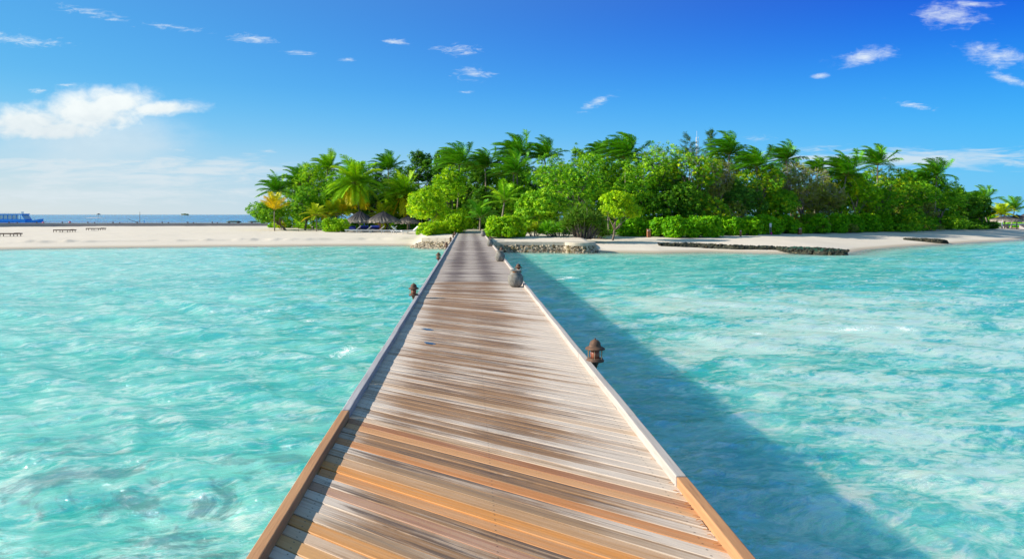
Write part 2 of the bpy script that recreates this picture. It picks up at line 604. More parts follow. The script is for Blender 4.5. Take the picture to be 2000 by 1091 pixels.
hh = t.m('SUBTRACT', t.m('ADD', t.m('MULTIPLY', h0, 0.9), t.m('MULTIPLY', h2, 0.10)), t.m('MULTIPLY', ridge, 0.75))
nrm = t.bump(hh, 0.85, 0.16)
dif = t.node('ShaderNodeBsdfDiffuse')
t.put(dif.inputs['Color'], c)
t.put(dif.inputs['Normal'], t.bump(hh, 0.30, 0.12))
tr = t.node('ShaderNodeBsdfTransparent')
t.put(tr.inputs['Color'], (0.82, 0.97, 0.90))
sss = t.node('ShaderNodeSubsurfaceScattering', falloff='BURLEY')
t.put(sss.inputs['Color'], c)
sss.inputs['Scale'].default_value = 1.0
sss.inputs['Radius'].default_value = (0.3, 1.9, 2.0)
lit = t.node('ShaderNodeMixShader')
lit.inputs[0].default_value = 0.85
t.l.new(dif.outputs[0], lit.inputs[1])
t.l.new(sss.outputs[0], lit.inputs[2])
body = t.node('ShaderNodeMixShader')
t.put(body.inputs[0], t.m('MAXIMUM', t.step(dep, 0.0, 0.45), foam))
t.l.new(tr.outputs[0], body.inputs[1])
t.l.new(lit.outputs[0], body.inputs[2])
gl = t.node('ShaderNodeBsdfGlossy')
gl.inputs['Roughness'].default_value = 0.06
gl.inputs['Color'].default_value = (1, 1, 1, 1)
t.put(gl.inputs['Normal'], nrm)
fres = t.node('ShaderNodeFresnel')
fres.inputs['IOR'].default_value = 1.33
t.put(fres.inputs['Normal'], nrm)
fac = t.m('MULTIPLY', t.m('MINIMUM', t.m('MULTIPLY', fres.outputs[0], 0.7), 0.42), t.m('SUBTRACT', 1.0, foam))
ws = t.node('ShaderNodeMixShader')
t.put(ws.inputs[0], fac)
t.l.new(body.outputs[0], ws.inputs[1])
t.l.new(gl.outputs[0], ws.inputs[2])
t.l.new(ws.outputs[0], out.inputs['Surface'])
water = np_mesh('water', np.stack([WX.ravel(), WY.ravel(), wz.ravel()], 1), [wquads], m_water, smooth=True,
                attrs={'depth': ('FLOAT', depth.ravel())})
tag(water, kind='structure')

# ------------------------------------------------------------------ jetty
DZ = E - 1.612               # top of the deck
KZ = E - 1.55                # top of the kerb boards
XL, XR = -0.945, 1.230       # inner faces of the kerbs
KW = 0.064
Y0, Y1 = -3.0, 59.5

m_deck, t, out = new_mat('deck_boards')
co = t.node('ShaderNodeTexCoord').outputs['Object']
ox, oy, _ = t.sep(co)
pc = t.attr('pc', 'Vector')
pu, pv, pw = t.sep(pc)
fresh = t.attr('fresh', 'Color')
fw = t.attr('fresh', 'Alpha')
rnd = t.attr('rnd', 'Fac')
g_long = t.noise(t.comb(t.m('MULTIPLY', pu, 1.3), t.m('MULTIPLY', pv, 42.0), pw), 1.0, 6, 0.7, 0.5)
g_fine = t.noise(t.comb(t.m('MULTIPLY', pu, 3.2), t.m('MULTIPLY', pv, 120.0), pw), 1.0, 6, 0.74, 0.25)
g_mid = t.noise(t.comb(t.m('MULTIPLY', pu, 1.1), t.m('MULTIPLY', pv, 24.0), pw), 1.0, 6, 0.66, 0.3)
g_pl = t.noise(t.comb(t.m('MULTIPLY', pu, 1.6), 0.0, t.m('MULTIPLY', pw, 3.1)), 1.0, 4, 0.6)
g_big = t.m('ADD', t.m('MULTIPLY', t.noise(t.vm('MULTIPLY', co, (1.0, 0.8, 1)), 1.0, 4, 0.55), 0.45), t.m('MULTIPLY', g_pl, 0.55))
g_hair = t.noise(t.comb(t.m('MULTIPLY', pu, 7.0), t.m('MULTIPLY', pv, 330.0), pw), 1.0, 3, 0.7)


def gauss(x, c0, s):
    d = t.m('MULTIPLY', t.m('SUBTRACT', x, c0), 1 / s)
    return t.m('POWER', 2.718, t.m('MULTIPLY', t.m('MULTIPLY', d, d), -1.0))


near_band = t.m('MINIMUM', 1.0, t.m('ADD', gauss(ox, 0.34, 0.50), t.m('MULTIPLY', gauss(ox, -0.42, 0.38), 0.95)))
far_band = t.m('MINIMUM', 1.0, t.m('ADD', gauss(ox, 0.50, 0.30), gauss(ox, -0.34, 0.30)))
isfar = t.step(oy, 16.35, 16.45)
band = t.m('ADD', t.m('MULTIPLY', near_band, t.m('SUBTRACT', 1.0, isfar)), t.m('MULTIPLY', far_band, isfar))
wf = t.m('ADD', t.m('MULTIPLY', band, 0.75), t.m('ADD', t.m('MULTIPLY', t.m('SUBTRACT', g_long, 0.5), 1.7), t.m('ADD', t.m('MULTIPLY', t.m('SUBTRACT', rnd, 0.5), 0.8), t.m('MULTIPLY', t.m('SUBTRACT', g_big, 0.5), 1.3))))
isend = t.step(oy, 41.5, 43.0)
pale = t.mix(isfar, (0.57, 0.47, 0.38), (0.43, 0.35, 0.285))
pale = t.mix(isend, pale, (0.46, 0.39, 0.325))
brown = t.mix(isfar, (0.26, 0.142, 0.068), (0.125, 0.085, 0.068))
brown = t.mix(isend, brown, (0.25, 0.20, 0.17))
cw = t.mix(t.step(wf, 0.12, 0.88), pale, brown)
dark = t.m('MULTIPLY', t.step(t.m('ADD', g_mid, t.m('MULTIPLY', band, 0.10)), 0.585, 0.70), 0.82)
cw = t.mix(dark, cw, (0.085, 0.055, 0.04))
cw = t.mix(t.m('MULTIPLY', t.step(g_fine, 0.54, 0.70), 0.6), cw, (0.16, 0.11, 0.08))
cw = t.mix(t.m('MULTIPLY', t.step(g_fine, 0.44, 0.28), 0.35), cw, (0.60, 0.53, 0.47))
cf = t.mix(t.m('MULTIPLY', t.step(g_long, 0.42, 0.72), 0.55), fresh, (0.30, 0.135, 0.05))
cf = t.mix(t.m('MULTIPLY', t.step(g_fine, 0.60, 0.75), 0.5), cf, (0.17, 0.07, 0.03))
cf = t.mix(t.m('MULTIPLY', t.step(g_mid, 0.56, 0.36), 0.35), cf, (0.52, 0.34, 0.20))
cc = t.mix(fw, cw, cf)
cc = t.mix(t.m('MULTIPLY', t.step(g_hair, 0.56, 0.70), 0.45), cc, t.mix(0.72, cc, (0.03, 0.02, 0.015)))
# rows of screw heads over the stringers, knots here and there
sx = None
for x0 in (-0.86, 0.14, 1.15):
    a = t.m('ABSOLUTE', t.m('SUBTRACT', ox, x0))
    sx = a if sx is None else t.m('MINIMUM', sx, a)
sv_ = t.m('MINIMUM', t.m('ABSOLUTE', t.m('SUBTRACT', pv, 0.027)), t.m('ABSOLUTE', t.m('SUBTRACT', pv, 0.088)))
sr = t.m('SQRT', t.m('ADD', t.m('MULTIPLY', sx, sx), t.m('MULTIPLY', sv_, sv_)))
cc = t.mix(t.m('MULTIPLY', t.step(sr, 0.0060, 0.0042), 0.8), cc, (0.05, 0.038, 0.03))
knot = t.node('ShaderNodeTexVoronoi')
t.put(knot.inputs['Vector'], t.comb(t.m('MULTIPLY', pu, 1.3), t.m('MULTIPLY', pv, 5.0), pw))
knot.inputs['Scale'].default_value = 1.0
cc = t.mix(t.m('MULTIPLY', t.step(knot.outputs['Distance'], 0.075, 0.03), 0.75), cc, (0.07, 0.042, 0.028))
hgt = t.m('ADD', t.m('MULTIPLY', g_fine, 0.6), t.m('MULTIPLY', g_long, 0.6))
pbr(t, out, cc, t.step(g_long, 0.3, 0.7, lo=0.55, hi=0.8), t.bump(hgt, 0.55, 0.006), 0.3)


def wood(name, c1, c2, c3, axis=(22, 1.2, 22)):
    m, t, out = new_mat(name)
    co = t.node('ShaderNodeTexCoord').outputs['Object']
    a = t.noise(t.vm('MULTIPLY', co, axis), 1.0, 6, 0.65, 0.3)
    b = t.noise(t.vm('MULTIPLY', co, tuple(k * 4 for k in axis)), 1.0, 4, 0.7)
    d = t.noise(co, 0.9, 4, 0.6)
    c = t.mix(t.step(a, 0.35, 0.68), c1, c2)
    c = t.mix(t.m('MULTIPLY', t.step(t.m('ADD', t.m('MULTIPLY', b, 0.7), t.m('MULTIPLY', d, 0.3)), 0.54, 0.68), 0.6), c, c3)
    pbr(t, out, c, 0.7, t.bump(b, 0.4, 0.005), 0.3)
    return m


M = {}
M['grey_wood'] = wood('weathered_grey_wood', (0.42, 0.39, 0.38), (0.30, 0.28, 0.28), (0.17, 0.15, 0.14))
M['pale_wood'] = wood('bleached_wood', (0.44, 0.39, 0.35), (0.36, 0.315, 0.28), (0.22, 0.18, 0.15))
M['new_wood'] = wood('new_hardwood', (0.46, 0.235, 0.105), (0.36, 0.175, 0.08), (0.22, 0.09, 0.04))
M['pile_wood'] = wood('pile_wood', (0.22, 0.18, 0.14), (0.13, 0.11, 0.09), (0.06, 0.06, 0.05), (10, 10, 1.5))

jetty = thing('jetty', 'long weathered timber jetty running over the lagoon to the green island', 'jetty', (0, 0, 0))
rng = np.random.default_rng(3)


def skew(y):
    return -0.72 * float(1 - np.clip((y - 11.5) / 4.9, 0, 1) ** 1.0)


SPEC = {}                    # fresh boards counted away from y = 4.71 toward the camera
for i, cdef in enumerate([(0.30, 0.115, 0.045, 0.92), (0.55, 0.27, 0.11, 0.92), None, None, (0.48, 0.19, 0.06, 0.95), None, (0.36, 0.25, 0.15, 0.4),
                          (0.46, 0.25, 0.11, 0.8), (0.58, 0.235, 0.055, 1.0), (0.52, 0.225, 0.075, 0.95), None, (0.34, 0.165, 0.10, 0.85), None, None, (0.38, 0.28, 0.18, 0.35),
                          (0.55, 0.25, 0.075, 0.95), (0.50, 0.31, 0.17, 0.6), (0.54, 0.28, 0.10, 0.95), None, (0.34, 0.15, 0.06, 0.8), None, (0.4, 0.22, 0.09, 0.8)]):
    SPEC[i] = cdef
bounds = [4.71]
while bounds[-1] < Y1:
    bounds.append(bounds[-1] + float(rng.uniform(0.104, 0.124)))
low = [4.71]
while low[-1] > Y0:
    low.append(low[-1] - float(rng.uniform(0.108, 0.122)))
bounds = low[::-1][:-1] + bounds
i_ref = len(low) - 1
V, FQ, PC, FR, RN = [], [], [], [], []
NS = 9
for i in range(len(bounds) - 1):
    ya, yb = bounds[i] + 0.0042, bounds[i + 1] - 0.0042
    sa, sb = skew(bounds[i]), skew(bounds[i + 1])
    k = i_ref - 1 - i
    spec = SPEC.get(k) if k >= 0 else None
    if spec is None:
        spec = (0.5, 0.3, 0.12, 0.0)
        if k < 0 and rng.random() < 0.06 and bounds[i] < 15:
            spec = (0.50, 0.30, 0.14, 0.45)
    w0 = rng.uniform(0, 80)
    r0 = rng.random()
    lift = rng.uniform(-0.0022, 0.0022)
    xa = XL - rng.uniform(-0.004, 0.02) if i % 2 else XL - rng.uniform(-0.008, 0.01)
    xb = XR + rng.uniform(-0.004, 0.02)
    base = len(V)
    for s in range(NS):
        x = xa + (xb - xa) * s / (NS - 1)
        z = DZ + lift
        pa, pb = ya + sa * x, yb + sb * x
        wd = (pb - pa)
        e = 0.003
        for (yy, zz, vv) in ((pa, z - 0.03, 0.0), (pa, z - e, 0.0), (pa + e, z, 0.003), (pb - e, z, 0.112), (pb, z - e, 0.115), (pb, z - 0.03, 0.115)):
            V.append((x, yy, zz))
            PC.append((x + w0, vv, w0))
            FR.append(spec)
            RN.append(r0)
    for s in range(NS - 1):
        for j in range(5):
            a = base + s * 6 + j
            FQ.append((a, a + 6, a + 7, a + 1))
    for s in (0, NS - 1):
        b = base + s * 6
        FQ.append((b, b + 1, b + 4, b + 5))
        FQ.append((b + 1, b + 2, b + 3, b + 4))
deck = np_mesh('deck', V, [np.array(FQ)], m_deck, jetty,
               attrs={'pc': ('FLOAT_VECTOR', PC), 'fresh': ('FLOAT_COLOR', FR), 'rnd': ('FLOAT', RN)})

random.seed(4)


def kerb_run(side, x_in, cuts, new_until, greyname):
    for a, b in zip(cuts[:-1], cuts[1:]):
        mat = M['new_wood'] if b <= new_until + 0.01 else M[greyname]
        off = random.uniform(-0.004, 0.004)
        dzz = random.uniform(-0.003, 0.003)
        mb = MB()
        n = max(2, int((b - a) / 0.5))
        base = len(mb.v)
        x0 = x_in + off if side > 0 else x_in - KW + off
        wig = [random.uniform(-0.004, 0.004) * (1 if 0 < i < n else 0) for i in range(n + 1)]
        for i in range(n + 1):
            y = a + 0.002 + (b - a - 0.004) * i / n
            for (xx, zz) in ((x0, DZ - 0.16), (x0 + KW, DZ - 0.16), (x0 + KW, KZ + dzz), (x0, KZ + dzz)):
                mb.v.append((xx + wig[i], y, zz + wig[i] * 0.5))
        for i in range(n):
            for j in range(4):
                p = base + i * 4 + j
                p2 = base + i * 4 + (j + 1) % 4
                mb.f.append((p, p + 4, p2 + 4, p2))
        mb.f.append((0, 1, 2, 3))
        e = n * 4
        mb.f.append((e + 3, e + 2, e + 1, e))
        o = mb.build('kerb_board', mat, jetty, bevel=0.006)
        if mat is M['new_wood']:
            o['label'] = 'newer orange brown kerb board'


kerb_run(-1, XL, [-3, 1.2, 5.40, 6.47, 9.2, 12.3, 15.6, 19.0, 23.2, 27.4, 32.0, 36.5, 41.5, 46.5, 52.0, 59.5], 5.40, 'grey_wood')
kerb_run(1, XR, [-3, 0.4, 4.03, 5.25, 7.6, 10.9, 14.4, 18.6, 22.5, 27.0, 31.5, 36.0, 41.0, 46.0, 52.0, 59.5], 4.03, 'pale_wood')
for y in np.arange(-2.5, 59, 2.4):
    MB().box((0.1425, y, DZ - 0.13), (XR - XL - 0.08, 0.12, 0.16)).build('cross_beam', M['pile_wood'], jetty)
for y in np.arange(-0.5, 50, 4.8):
    for x in (-0.72, 1.0):
        zb = min(tz(x, y) - 0.4, -0.4)
        MB().tube([(x, y, zb), (x, y, DZ - 0.05)], 0.09, 10).build('pile', M['pile_wood'], jetty, smooth=True)

# puddles in worn hollows of the deck
m_pud, t, out = new_mat('standing_water')
pbr(t, out, (0.030, 0.032, 0.045), 0.16, None, 0.32)
for px, py, l, wdt, lab in ((835, 643, 0.085, 0.022, 'small sky reflecting puddle on the deck, upper of two near the left kerb'),
                            (839, 670, 0.08, 0.022, 'small sky reflecting puddle on the deck, lower of two near the left kerb'),
                            (974, 607.5, 0.09, 0.016, 'thin dark puddle on the deck, in the browner band toward the stone pots')):
    d = 1.612 * F / (py - CY)
    x = XW(px, d)
    mb = MB()
    ring = []
    for k in range(18):
        a = 2 * math.pi * k / 18
        xx = l * math.cos(a) * random.uniform(0.85, 1.1)
        yy = wdt * math.sin(a) * random.uniform(0.8, 1.2) * 2.4 + skew(d) * xx
        ring.append((xx, yy))
    mb.add([(p[0], p[1], 0.0035) for p in ring] + [(p[0] * 1.05, p[1] * 1.05, 0.001) for p in ring],
           [tuple(range(18))] + [(k, 18 + k, 18 + (k + 1) % 18, (k + 1) % 18) for k in range(18)])
    o = mb.build('puddle', m_pud)
    o.location = (x, d, DZ)
    tag(o, lab, 'puddle')

m_dry, t, out = new_mat('dry_leaf')
pbr(t, out, (0.40, 0.17, 0.05), 0.7, None, 0.2)
lf = None
for k, (px, py) in enumerate(((1310, 945), (1319, 960), (1330, 966), (1341, 986), (1351, 993), (1360, 1009), (1366, 1017), (1374, 1027), (1381, 1036), (1388, 1047), (1398, 1064), (1277, 898))):
    d = 1.612 * F / (py - CY)
    if lf is None:
        mb = MB()
        top = []
        for i in range(7):
            u_ = i / 6
            wd = 0.0045 * math.sin(u_ * math.pi) ** 0.8 + 0.0006
            top.append((-0.014 + 0.028 * u_, wd, 0.004 * math.sin(u_ * 3) + 0.003))
        mb.add([(x, y, z + 0.002) for x, y, z in top] + [(x, 0, z) for x, y, z in top] + [(x, -y, z + 0.002) for x, y, z in top],
               [(i, i + 1, 8 + i, 7 + i) for i in range(6)] + [(7 + i, 8 + i, 15 + i, 14 + i) for i in range(6)])
        o = mb.build('dry_leaf', m_dry, None, True)
        lf = o
    else:
        o = lf.copy()
        col.objects.link(o)
    o.location = (min(XW(px, d), XR - 0.02), d, DZ + 0.002)
    o.rotation_euler = (0, 0, random.uniform(-0.5, 0.3))
    tag(o, 'small dry orange leaf lying on the deck against the right kerb', 'leaf', 'dry leaves along the right kerb')

# ------------------------------------------------------------------ lanterns and pots on the jetty
M['rust'] = mottled('rusted_iron', (0.085, 0.05, 0.035), (0.16, 0.085, 0.05), 26, 0.75, 0.4, 0.004, metal=0.2)
M['brass'] = mottled('aged_brass', (0.42, 0.34, 0.22), (0.26, 0.19, 0.11), 30, 0.45, 0.2, 0.003, metal=0.6)
m, t, out = new_mat('red_glass')
pbr(t, out, (0.34, 0.075, 0.035), 0.22, None, 0.6)
M['red_glass'] = m
M['rust_shade'] = mottled('oxide_red_shade', (0.30, 0.10, 0.055), (0.22, 0.075, 0.045), 18, 0.4, 0.1, 0.003)


def make_lantern(label, loc):
    L = thing('lantern', label, 'lantern', loc, 0, 'iron lanterns along the jetty kerbs')
    MB().lathe([(0.012, -0.085), (0.022, -0.07), (0.030, -0.045), (0.042, -0.02), (0.048, -0.008)], 16).build('bracket', M['rust'], L, True)
    MB().lathe([(0.082, -0.008), (0.094, -0.004), (0.096, 0.008), (0.086, 0.014), (0.084, 0.018), (0.083, 0.027), (0.05, 0.029)], 28).build('tray', M['rust'], L, True)
    MB().lathe([(0.046, 0.029), (0.050, 0.07), (0.046, 0.122)], 24).build('lamp_glass', M['rust_shade'], L, True)
    for k in range(6):
        a = R(15 + 60 * k)
        x, y = 0.080 * math.cos(a), 0.080 * math.sin(a)
        MB().tube([(x, y, 0.026), (x, y, 0.126)], 0.0038, 6).build('bar', M['brass'], L)
    rf = MB().lathe([(0.088, 0.121), (0.103, 0.123), (0.104, 0.133), (0.092, 0.143), (0.068, 0.153), (0.060, 0.159), (0.060, 0.172), (0.056, 0.190), (0.046, 0.207), (0.030, 0.220), (0.010, 0.226)], 28).build('roof', M['rust'], L, True)
    MB().lathe([(0.010, 0.225), (0.007, 0.231), (0.009, 0.236), (0.003, 0.243)], 10).build('finial', M['rust'], rf, True)
    return L


spots = []
for px, py, lab in ((1153, 660, 'nearest iron lantern on the right kerb of the jetty, red shade, largest in view'),
                    (1009, 514, 'iron lantern on the right kerb, its dome rising behind the nearest and biggest stone pot'),
                    (976, 482, 'iron lantern rising behind the second stone pot from the camera'),
                    (952, 461, 'tiny iron lantern rising behind the third stone pot from the camera'),
                    (817, 552, 'nearest iron lantern on the left kerb of the jetty, casting a shadow on the deck'),
                    (864, 492, 'second nearest iron lantern on the left kerb, against the turquoise water'),
                    (881, 472.5, 'iron lantern on the left kerb in front of the rubble slope'),
                    (888.5, 462.5, 'iron lantern on the left kerb in front of the pale wall cap'),
                    (893, 456, 'last but one iron lantern of the left kerb, in front of the bush'),
                    (896.2, 452.2, 'farthest iron lantern on the left kerb near the end of the jetty')):
    d = (1.55 - 0.235) * F / (py - CY)
    side = 1 if px > 915 else -1
    x = (XR + KW + 0.055) if side > 0 else (XL - KW - 0.05)
    spots.append((x, d, lab))
proto = None
for x, d, lab in spots:
    if proto is None:
        proto = make_lantern(lab, (x, d, KZ - 0.005))
    else:
        c = copy_tree(proto)
        c.location = (x, d, KZ - 0.005)
        c.rotation_euler = (0, 0, random.uniform(0, 1))
        c['label'] = lab

m, t, out = new_mat('weathered_clay')
co = t.node('ShaderNodeTexCoord').outputs['Object']
_, _, oz = t.sep(co)
n1 = t.noise(co, 9, 6, 0.65)
n2 = t.noise(t.vm('MULTIPLY', co, (14, 14, 3)), 1.0, 5, 0.6)
c = t.mix(t.step(n1, 0.35, 0.7), (0.135, 0.13, 0.115), (0.27, 0.255, 0.22))
c = t.mix(t.m('MULTIPLY', t.step(n2, 0.5, 0.7), 0.5), c, (0.17, 0.125, 0.08))
c = t.mix(t.m('MULTIPLY', t.step(t.noise(co, 30, 3, 0.6), 0.62, 0.7), 0.5), c, (0.4, 0.38, 0.33))
pbr(t, out, c, 0.85, t.bump(n1, 0.4, 0.01), 0.25)
M['clay'] = m
prof = [(0.085, 0.0), (0.105, 0.006), (0.140, 0.045), (0.166, 0.10), (0.175, 0.155), (0.174, 0.195), (0.170, 0.200), (0.172, 0.206), (0.166, 0.235),
        (0.158, 0.238), (0.159, 0.246), (0.148, 0.266), (0.140, 0.269), (0.139, 0.278), (0.122, 0.302), (0.112, 0.318), (0.110, 0.338), (0.116, 0.350), (0.130, 0.356),
        (0.131, 0.372), (0.120, 0.378), (0.100, 0.372), (0.092, 0.34), (0.09, 0.30), (0.02, 0.29)]
pot_me = None
for px, py, sc, lab in ((1007, 560, 1.0, 'nearest round grey clay pot on the jetty, rust stained under its rim'),
                        (976.5, 510, 0.98, 'second round grey clay pot from the camera along the right kerb'),
                        (957, 480.5, 0.98, 'third round grey clay pot, standing where the right hand wall begins'),
                        (943.5, 461.5, 1.05, 'farthest round clay pot, at the jetty end beside the trimmed bush')):
    d = 1.612 * F / (py - CY)
    x = min(XW(px, d), XR - 0.11 * sc + 0.004)
    if pot_me is None:
        mb = MB().lathe(prof, 40)
        o = mb.build('clay_pot', M['clay'], None, True)
        pot_me = o.data
        st = MB().lathe([(0.1125, 0.326), (0.1135, 0.338), (0.1175, 0.3485)], 40, cap=False)
        keep = [f for i, f in enumerate(st.f) if (i % 40) in (24, 25, 26, 28)]
        st.f = keep
        so = st.build('rust_stain', mottled('rust_stain', (0.45, 0.17, 0.04), (0.3, 0.12, 0.05), 60, 0.8, 0), o)
    else:
        o = bpy.data.objects.new('clay_pot', pot_me)
        col.objects.link(o)
    o.location = (x, d, DZ + 0.002)
    o.rotation_euler = (0, 0, random.uniform(0, 0.3))
    o.scale = (sc, sc, sc)
    tag(o, lab, 'pot', 'round clay pots along the jetty')

# ------------------------------------------------------------------ foliage
m_leaf, t, out = new_mat('leaves')
lc = t.attr('leaf', 'Color')
p = t.node('ShaderNodeBsdfPrincipled')
t.put(p.inputs['Base Color'], lc)
p.inputs['Roughness'].default_value = 0.5
p.inputs['Specular IOR Level'].default_value = 0.16
tl = t.node('ShaderNodeBsdfTranslucent')
t.put(tl.inputs['Color'], t.mix(1.0, lc, (1.15, 1.1, 0.6), 'MULTIPLY'))
ms = t.node('ShaderNodeMixShader')
ms.inputs[0].default_value = 0.2
t.l.new(p.outputs[0], ms.inputs[1])
t.l.new(tl.outputs[0], ms.inputs[2])
t.l.new(ms.outputs[0], out.inputs['Surface'])
M['leaf'] = m_leaf
M['bark'] = mottled('bark', (0.22, 0.17, 0.13), (0.11, 0.085, 0.065), 7, 0.9, 0.5, 0.03, (1, 1, 0.3))
M['palm_bark'] = mottled('palm_bark', (0.30, 0.25, 0.20), (0.17, 0.135, 0.105), 5, 0.9, 0.5, 0.03, (1, 1, 3.0))
M['twig'] = mottled('grey_twigs', (0.48, 0.46, 0.45), (0.32, 0.30, 0.30), 5, 0.9, 0)

PAL = {   # (main, young, old) leaf colours
    'bright': ((0.11, 0.24, 0.010), (0.235, 0.335, 0.012), (0.04, 0.13, 0.010)),
    'yellow': ((0.145, 0.265, 0.010), (0.27, 0.35, 0.012), (0.06, 0.16, 0.010)),
    'mid': ((0.052, 0.165, 0.012), (0.15, 0.27, 0.015), (0.025, 0.095, 0.012)),
    'light': ((0.085, 0.21, 0.022), (0.22, 0.34, 0.04), (0.035, 0.12, 0.014)),
    'tips': ((0.055, 0.165, 0.012), (0.24, 0.29, 0.012), (0.028, 0.10, 0.012)),
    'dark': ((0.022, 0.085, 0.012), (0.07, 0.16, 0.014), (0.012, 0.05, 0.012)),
    'blue': ((0.030, 0.10, 0.040), (0.07, 0.17, 0.06), (0.016, 0.06, 0.026)),
    'grey': ((0.085, 0.105, 0.075), (0.16, 0.18, 0.07), (0.13, 0.125, 0.16)),
    'hedge': ((0.058, 0.19, 0.006), (0.14, 0.29, 0.008), (0.026, 0.115, 0.008)),
    'palm': ((0.042, 0.15, 0.010), (0.10, 0.23, 0.012), (0.022, 0.085, 0.010)),
    'palmlight': ((0.11, 0.24, 0.012), (0.22, 0.31, 0.014), (0.055, 0.15, 0.012)),
    'palmgold': ((0.31, 0.29, 0.010), (0.34, 0.34, 0.012), (0.31, 0.22, 0.010)),
    'palmmix': ((0.16, 0.23, 0.010), (0.26, 0.29, 0.012), (0.29, 0.22, 0.010)),
    'needle': ((0.018, 0.060, 0.020), (0.035, 0.09, 0.025), (0.012, 0.04, 0.016)),
    'strap': ((0.026, 0.085, 0.020), (0.075, 0.15, 0.03), (0.06, 0.075, 0.03)),
}


LEAFK = np.array([2.3, 2.2, 0.5])


def unit(a):
    return a / np.maximum(np.linalg.norm(a, axis=-1, keepdims=True), 1e-9)


def leaf_cols(rng, pal, n, clump):
    """clump: one random number per leaf shared by its clump (young growth comes in clumps)"""
    a, b, c = (np.array(k) for k in PAL[pal])
    r = rng.random((n, 1))
    y = np.clip((clump[:, None] - 0.52) * 2.6 + (rng.random((n, 1)) - 0.5) * 0.5, 0, 1)
    o = np.clip((0.32 - clump[:, None]) * 3.0 + (rng.random((n, 1)) - 0.5) * 0.4, 0, 1)
    cc = a + (b - a) * y
    cc = cc + (c - cc) * o
    cc = cc * (0.7 + 0.6 * r) * LEAFK
    return np.concatenate([cc, np.ones((n, 1))], 1)


def rhombs(c, nrm, axis, L, W):
    side = np.cross(nrm, axis)
    side = unit(side)
    b = c - axis * L[:, None] * 0.5
    tip = c + axis * L[:, None] * 0.5 - nrm * L[:, None] * 0.12
    mid = c + axis * L[:, None] * 0.05 + nrm * L[:, None] * 0.06
    V = np.stack([b, mid + side * W[:, None] * 0.5, tip, mid - side * W[:, None] * 0.5], 1)
    return V.reshape(-1, 3)


def crown_mesh(name, rng, lobes, pal, parent, leaf=0.2, cover=2.4, width=0.55, shell=(0.62, 1.04), droop=0.0, floor=None):
    Cs = np.array([l[0] for l in lobes])
    Rs = np.array([l[1] for l in lobes])
    area = 4 * np.pi * ((Rs[:, 0] * Rs[:, 1] + Rs[:, 0] * Rs[:, 2] + Rs[:, 1] * Rs[:, 2]) / 3)
    per = 11
    nc = int(area.sum() * cover / (leaf * leaf * width * 0.5) / per / 2.0)
    nc = max(60, min(int(nc * 1.25), 2300))
    li = rng.choice(len(lobes), nc, p=area / area.sum())
    d = unit(rng.normal(size=(nc, 3)))
    rad = rng.uniform(shell[0], shell[1], (nc, 1)) ** 0.7
    cc = Cs[li] + d * rad * Rs[li]
    # drop clumps buried inside other lobes
    dist = np.linalg.norm((cc[:, None, :] - Cs[None]) / Rs[None], axis=2)
    dist[np.arange(nc), li] = 9
    keep = (dist.min(1) > 0.55) | (rng.random(nc) < 0.15)
    if floor is not None:
        keep &= cc[:, 2] > floor
    cc, d = cc[keep], d[keep]
    nc = len(cc)
    n = nc * per
    cr = np.repeat(rng.random(nc), per)
    off = unit(rng.normal(size=(n, 3))) * (rng.random((n, 1)) ** 0.5) * leaf * 1.25
    pos = np.repeat(cc, per, 0) + off * np.array([1, 1, 0.75])
    if floor is not None:
        pos[:, 2] = np.maximum(pos[:, 2], floor + rng.random(n) * 0.05)
    out_d = np.repeat(d, per, 0)
    face = np.repeat(unit(d * 0.7 + np.array([0, 0, 0.35]) + rng.normal(size=(nc, 3)) * 0.55), per, 0)
    nrm = unit(face * 0.95 + np.array([0, 0, 0.15]) + rng.normal(size=(n, 3)) * 0.38)
    ax = unit(np.cross(nrm, rng.normal(size=(n, 3))) + off * 0.8 - np.array([0, 0, droop]))
    ax = unit(ax - nrm * (ax * nrm).sum(1, keepdims=True))
    L = leaf * rng.uniform(0.7, 1.3, n)
    V = rhombs(pos, nrm, ax, L, L * width)
    Q = np.arange(n * 4).reshape(-1, 4)
    colr = np.repeat(leaf_cols(rng, pal, n, cr), 4, 0)
    return np_mesh(name, V, [Q], M['leaf'], parent, attrs={'leaf': ('FLOAT_COLOR', colr)})


def blob_lobes(rng, a, b, h, n, z0):
    """lobes filling an ellipsoid a x b x h centred at z0"""
    L = []
    for i in range(n):
        d = unit(rng.normal(size=3))
        if d[2] < -0.5:
            d[2] *= -1
        k = rng.uniform(0.45, 0.72)
        r = rng.uniform(0.30, 0.48)
        L.append((np.array([d[0] * k * a, d[1] * k * b, z0 + d[2] * k * h]), np.array([a, b, h]) * r * rng.uniform(0.85, 1.15, 3)))
    L.append((np.array([0, 0, z0]), np.array([a, b, h]) * 0.55))
    return L


def limb(mb, p0, p1, r0, r1, rng, n=5, wob=0.08, seg=7):
    p0, p1 = np.array(p0, float), np.array(p1, float)
    ln = np.linalg.norm(p1 - p0)
    pts, rad = [], []
    for i in range(n + 1):
        s = i / n
        p = p0 + (p1 - p0) * s
        if 0 < i < n:
            p = p + rng.normal(size=3) * wob * ln * 0.35
        p[2] += math.sin(s * math.pi) * ln * 0.04
        pts.append(tuple(p))
        rad.append(r0 + (r1 - r0) * s)
    mb.tube(pts, rad, seg)
    return pts


TREE_GROUP = 'broadleaf trees of the island'


def push(px, d):
    """keep the trees behind the bushes and parasols in front of them"""
    if px < 830:
        return max(d + 18, 88)
    if px < 1232:
        return d + 4
    hd = np.interp(px, [1232, 1330, 1500, 1655, 1800, 1930], [58.5, 57, 63, 68, 77, 90])
    return max(d + 1.5, hd + 5.0) if px < 1940 else d





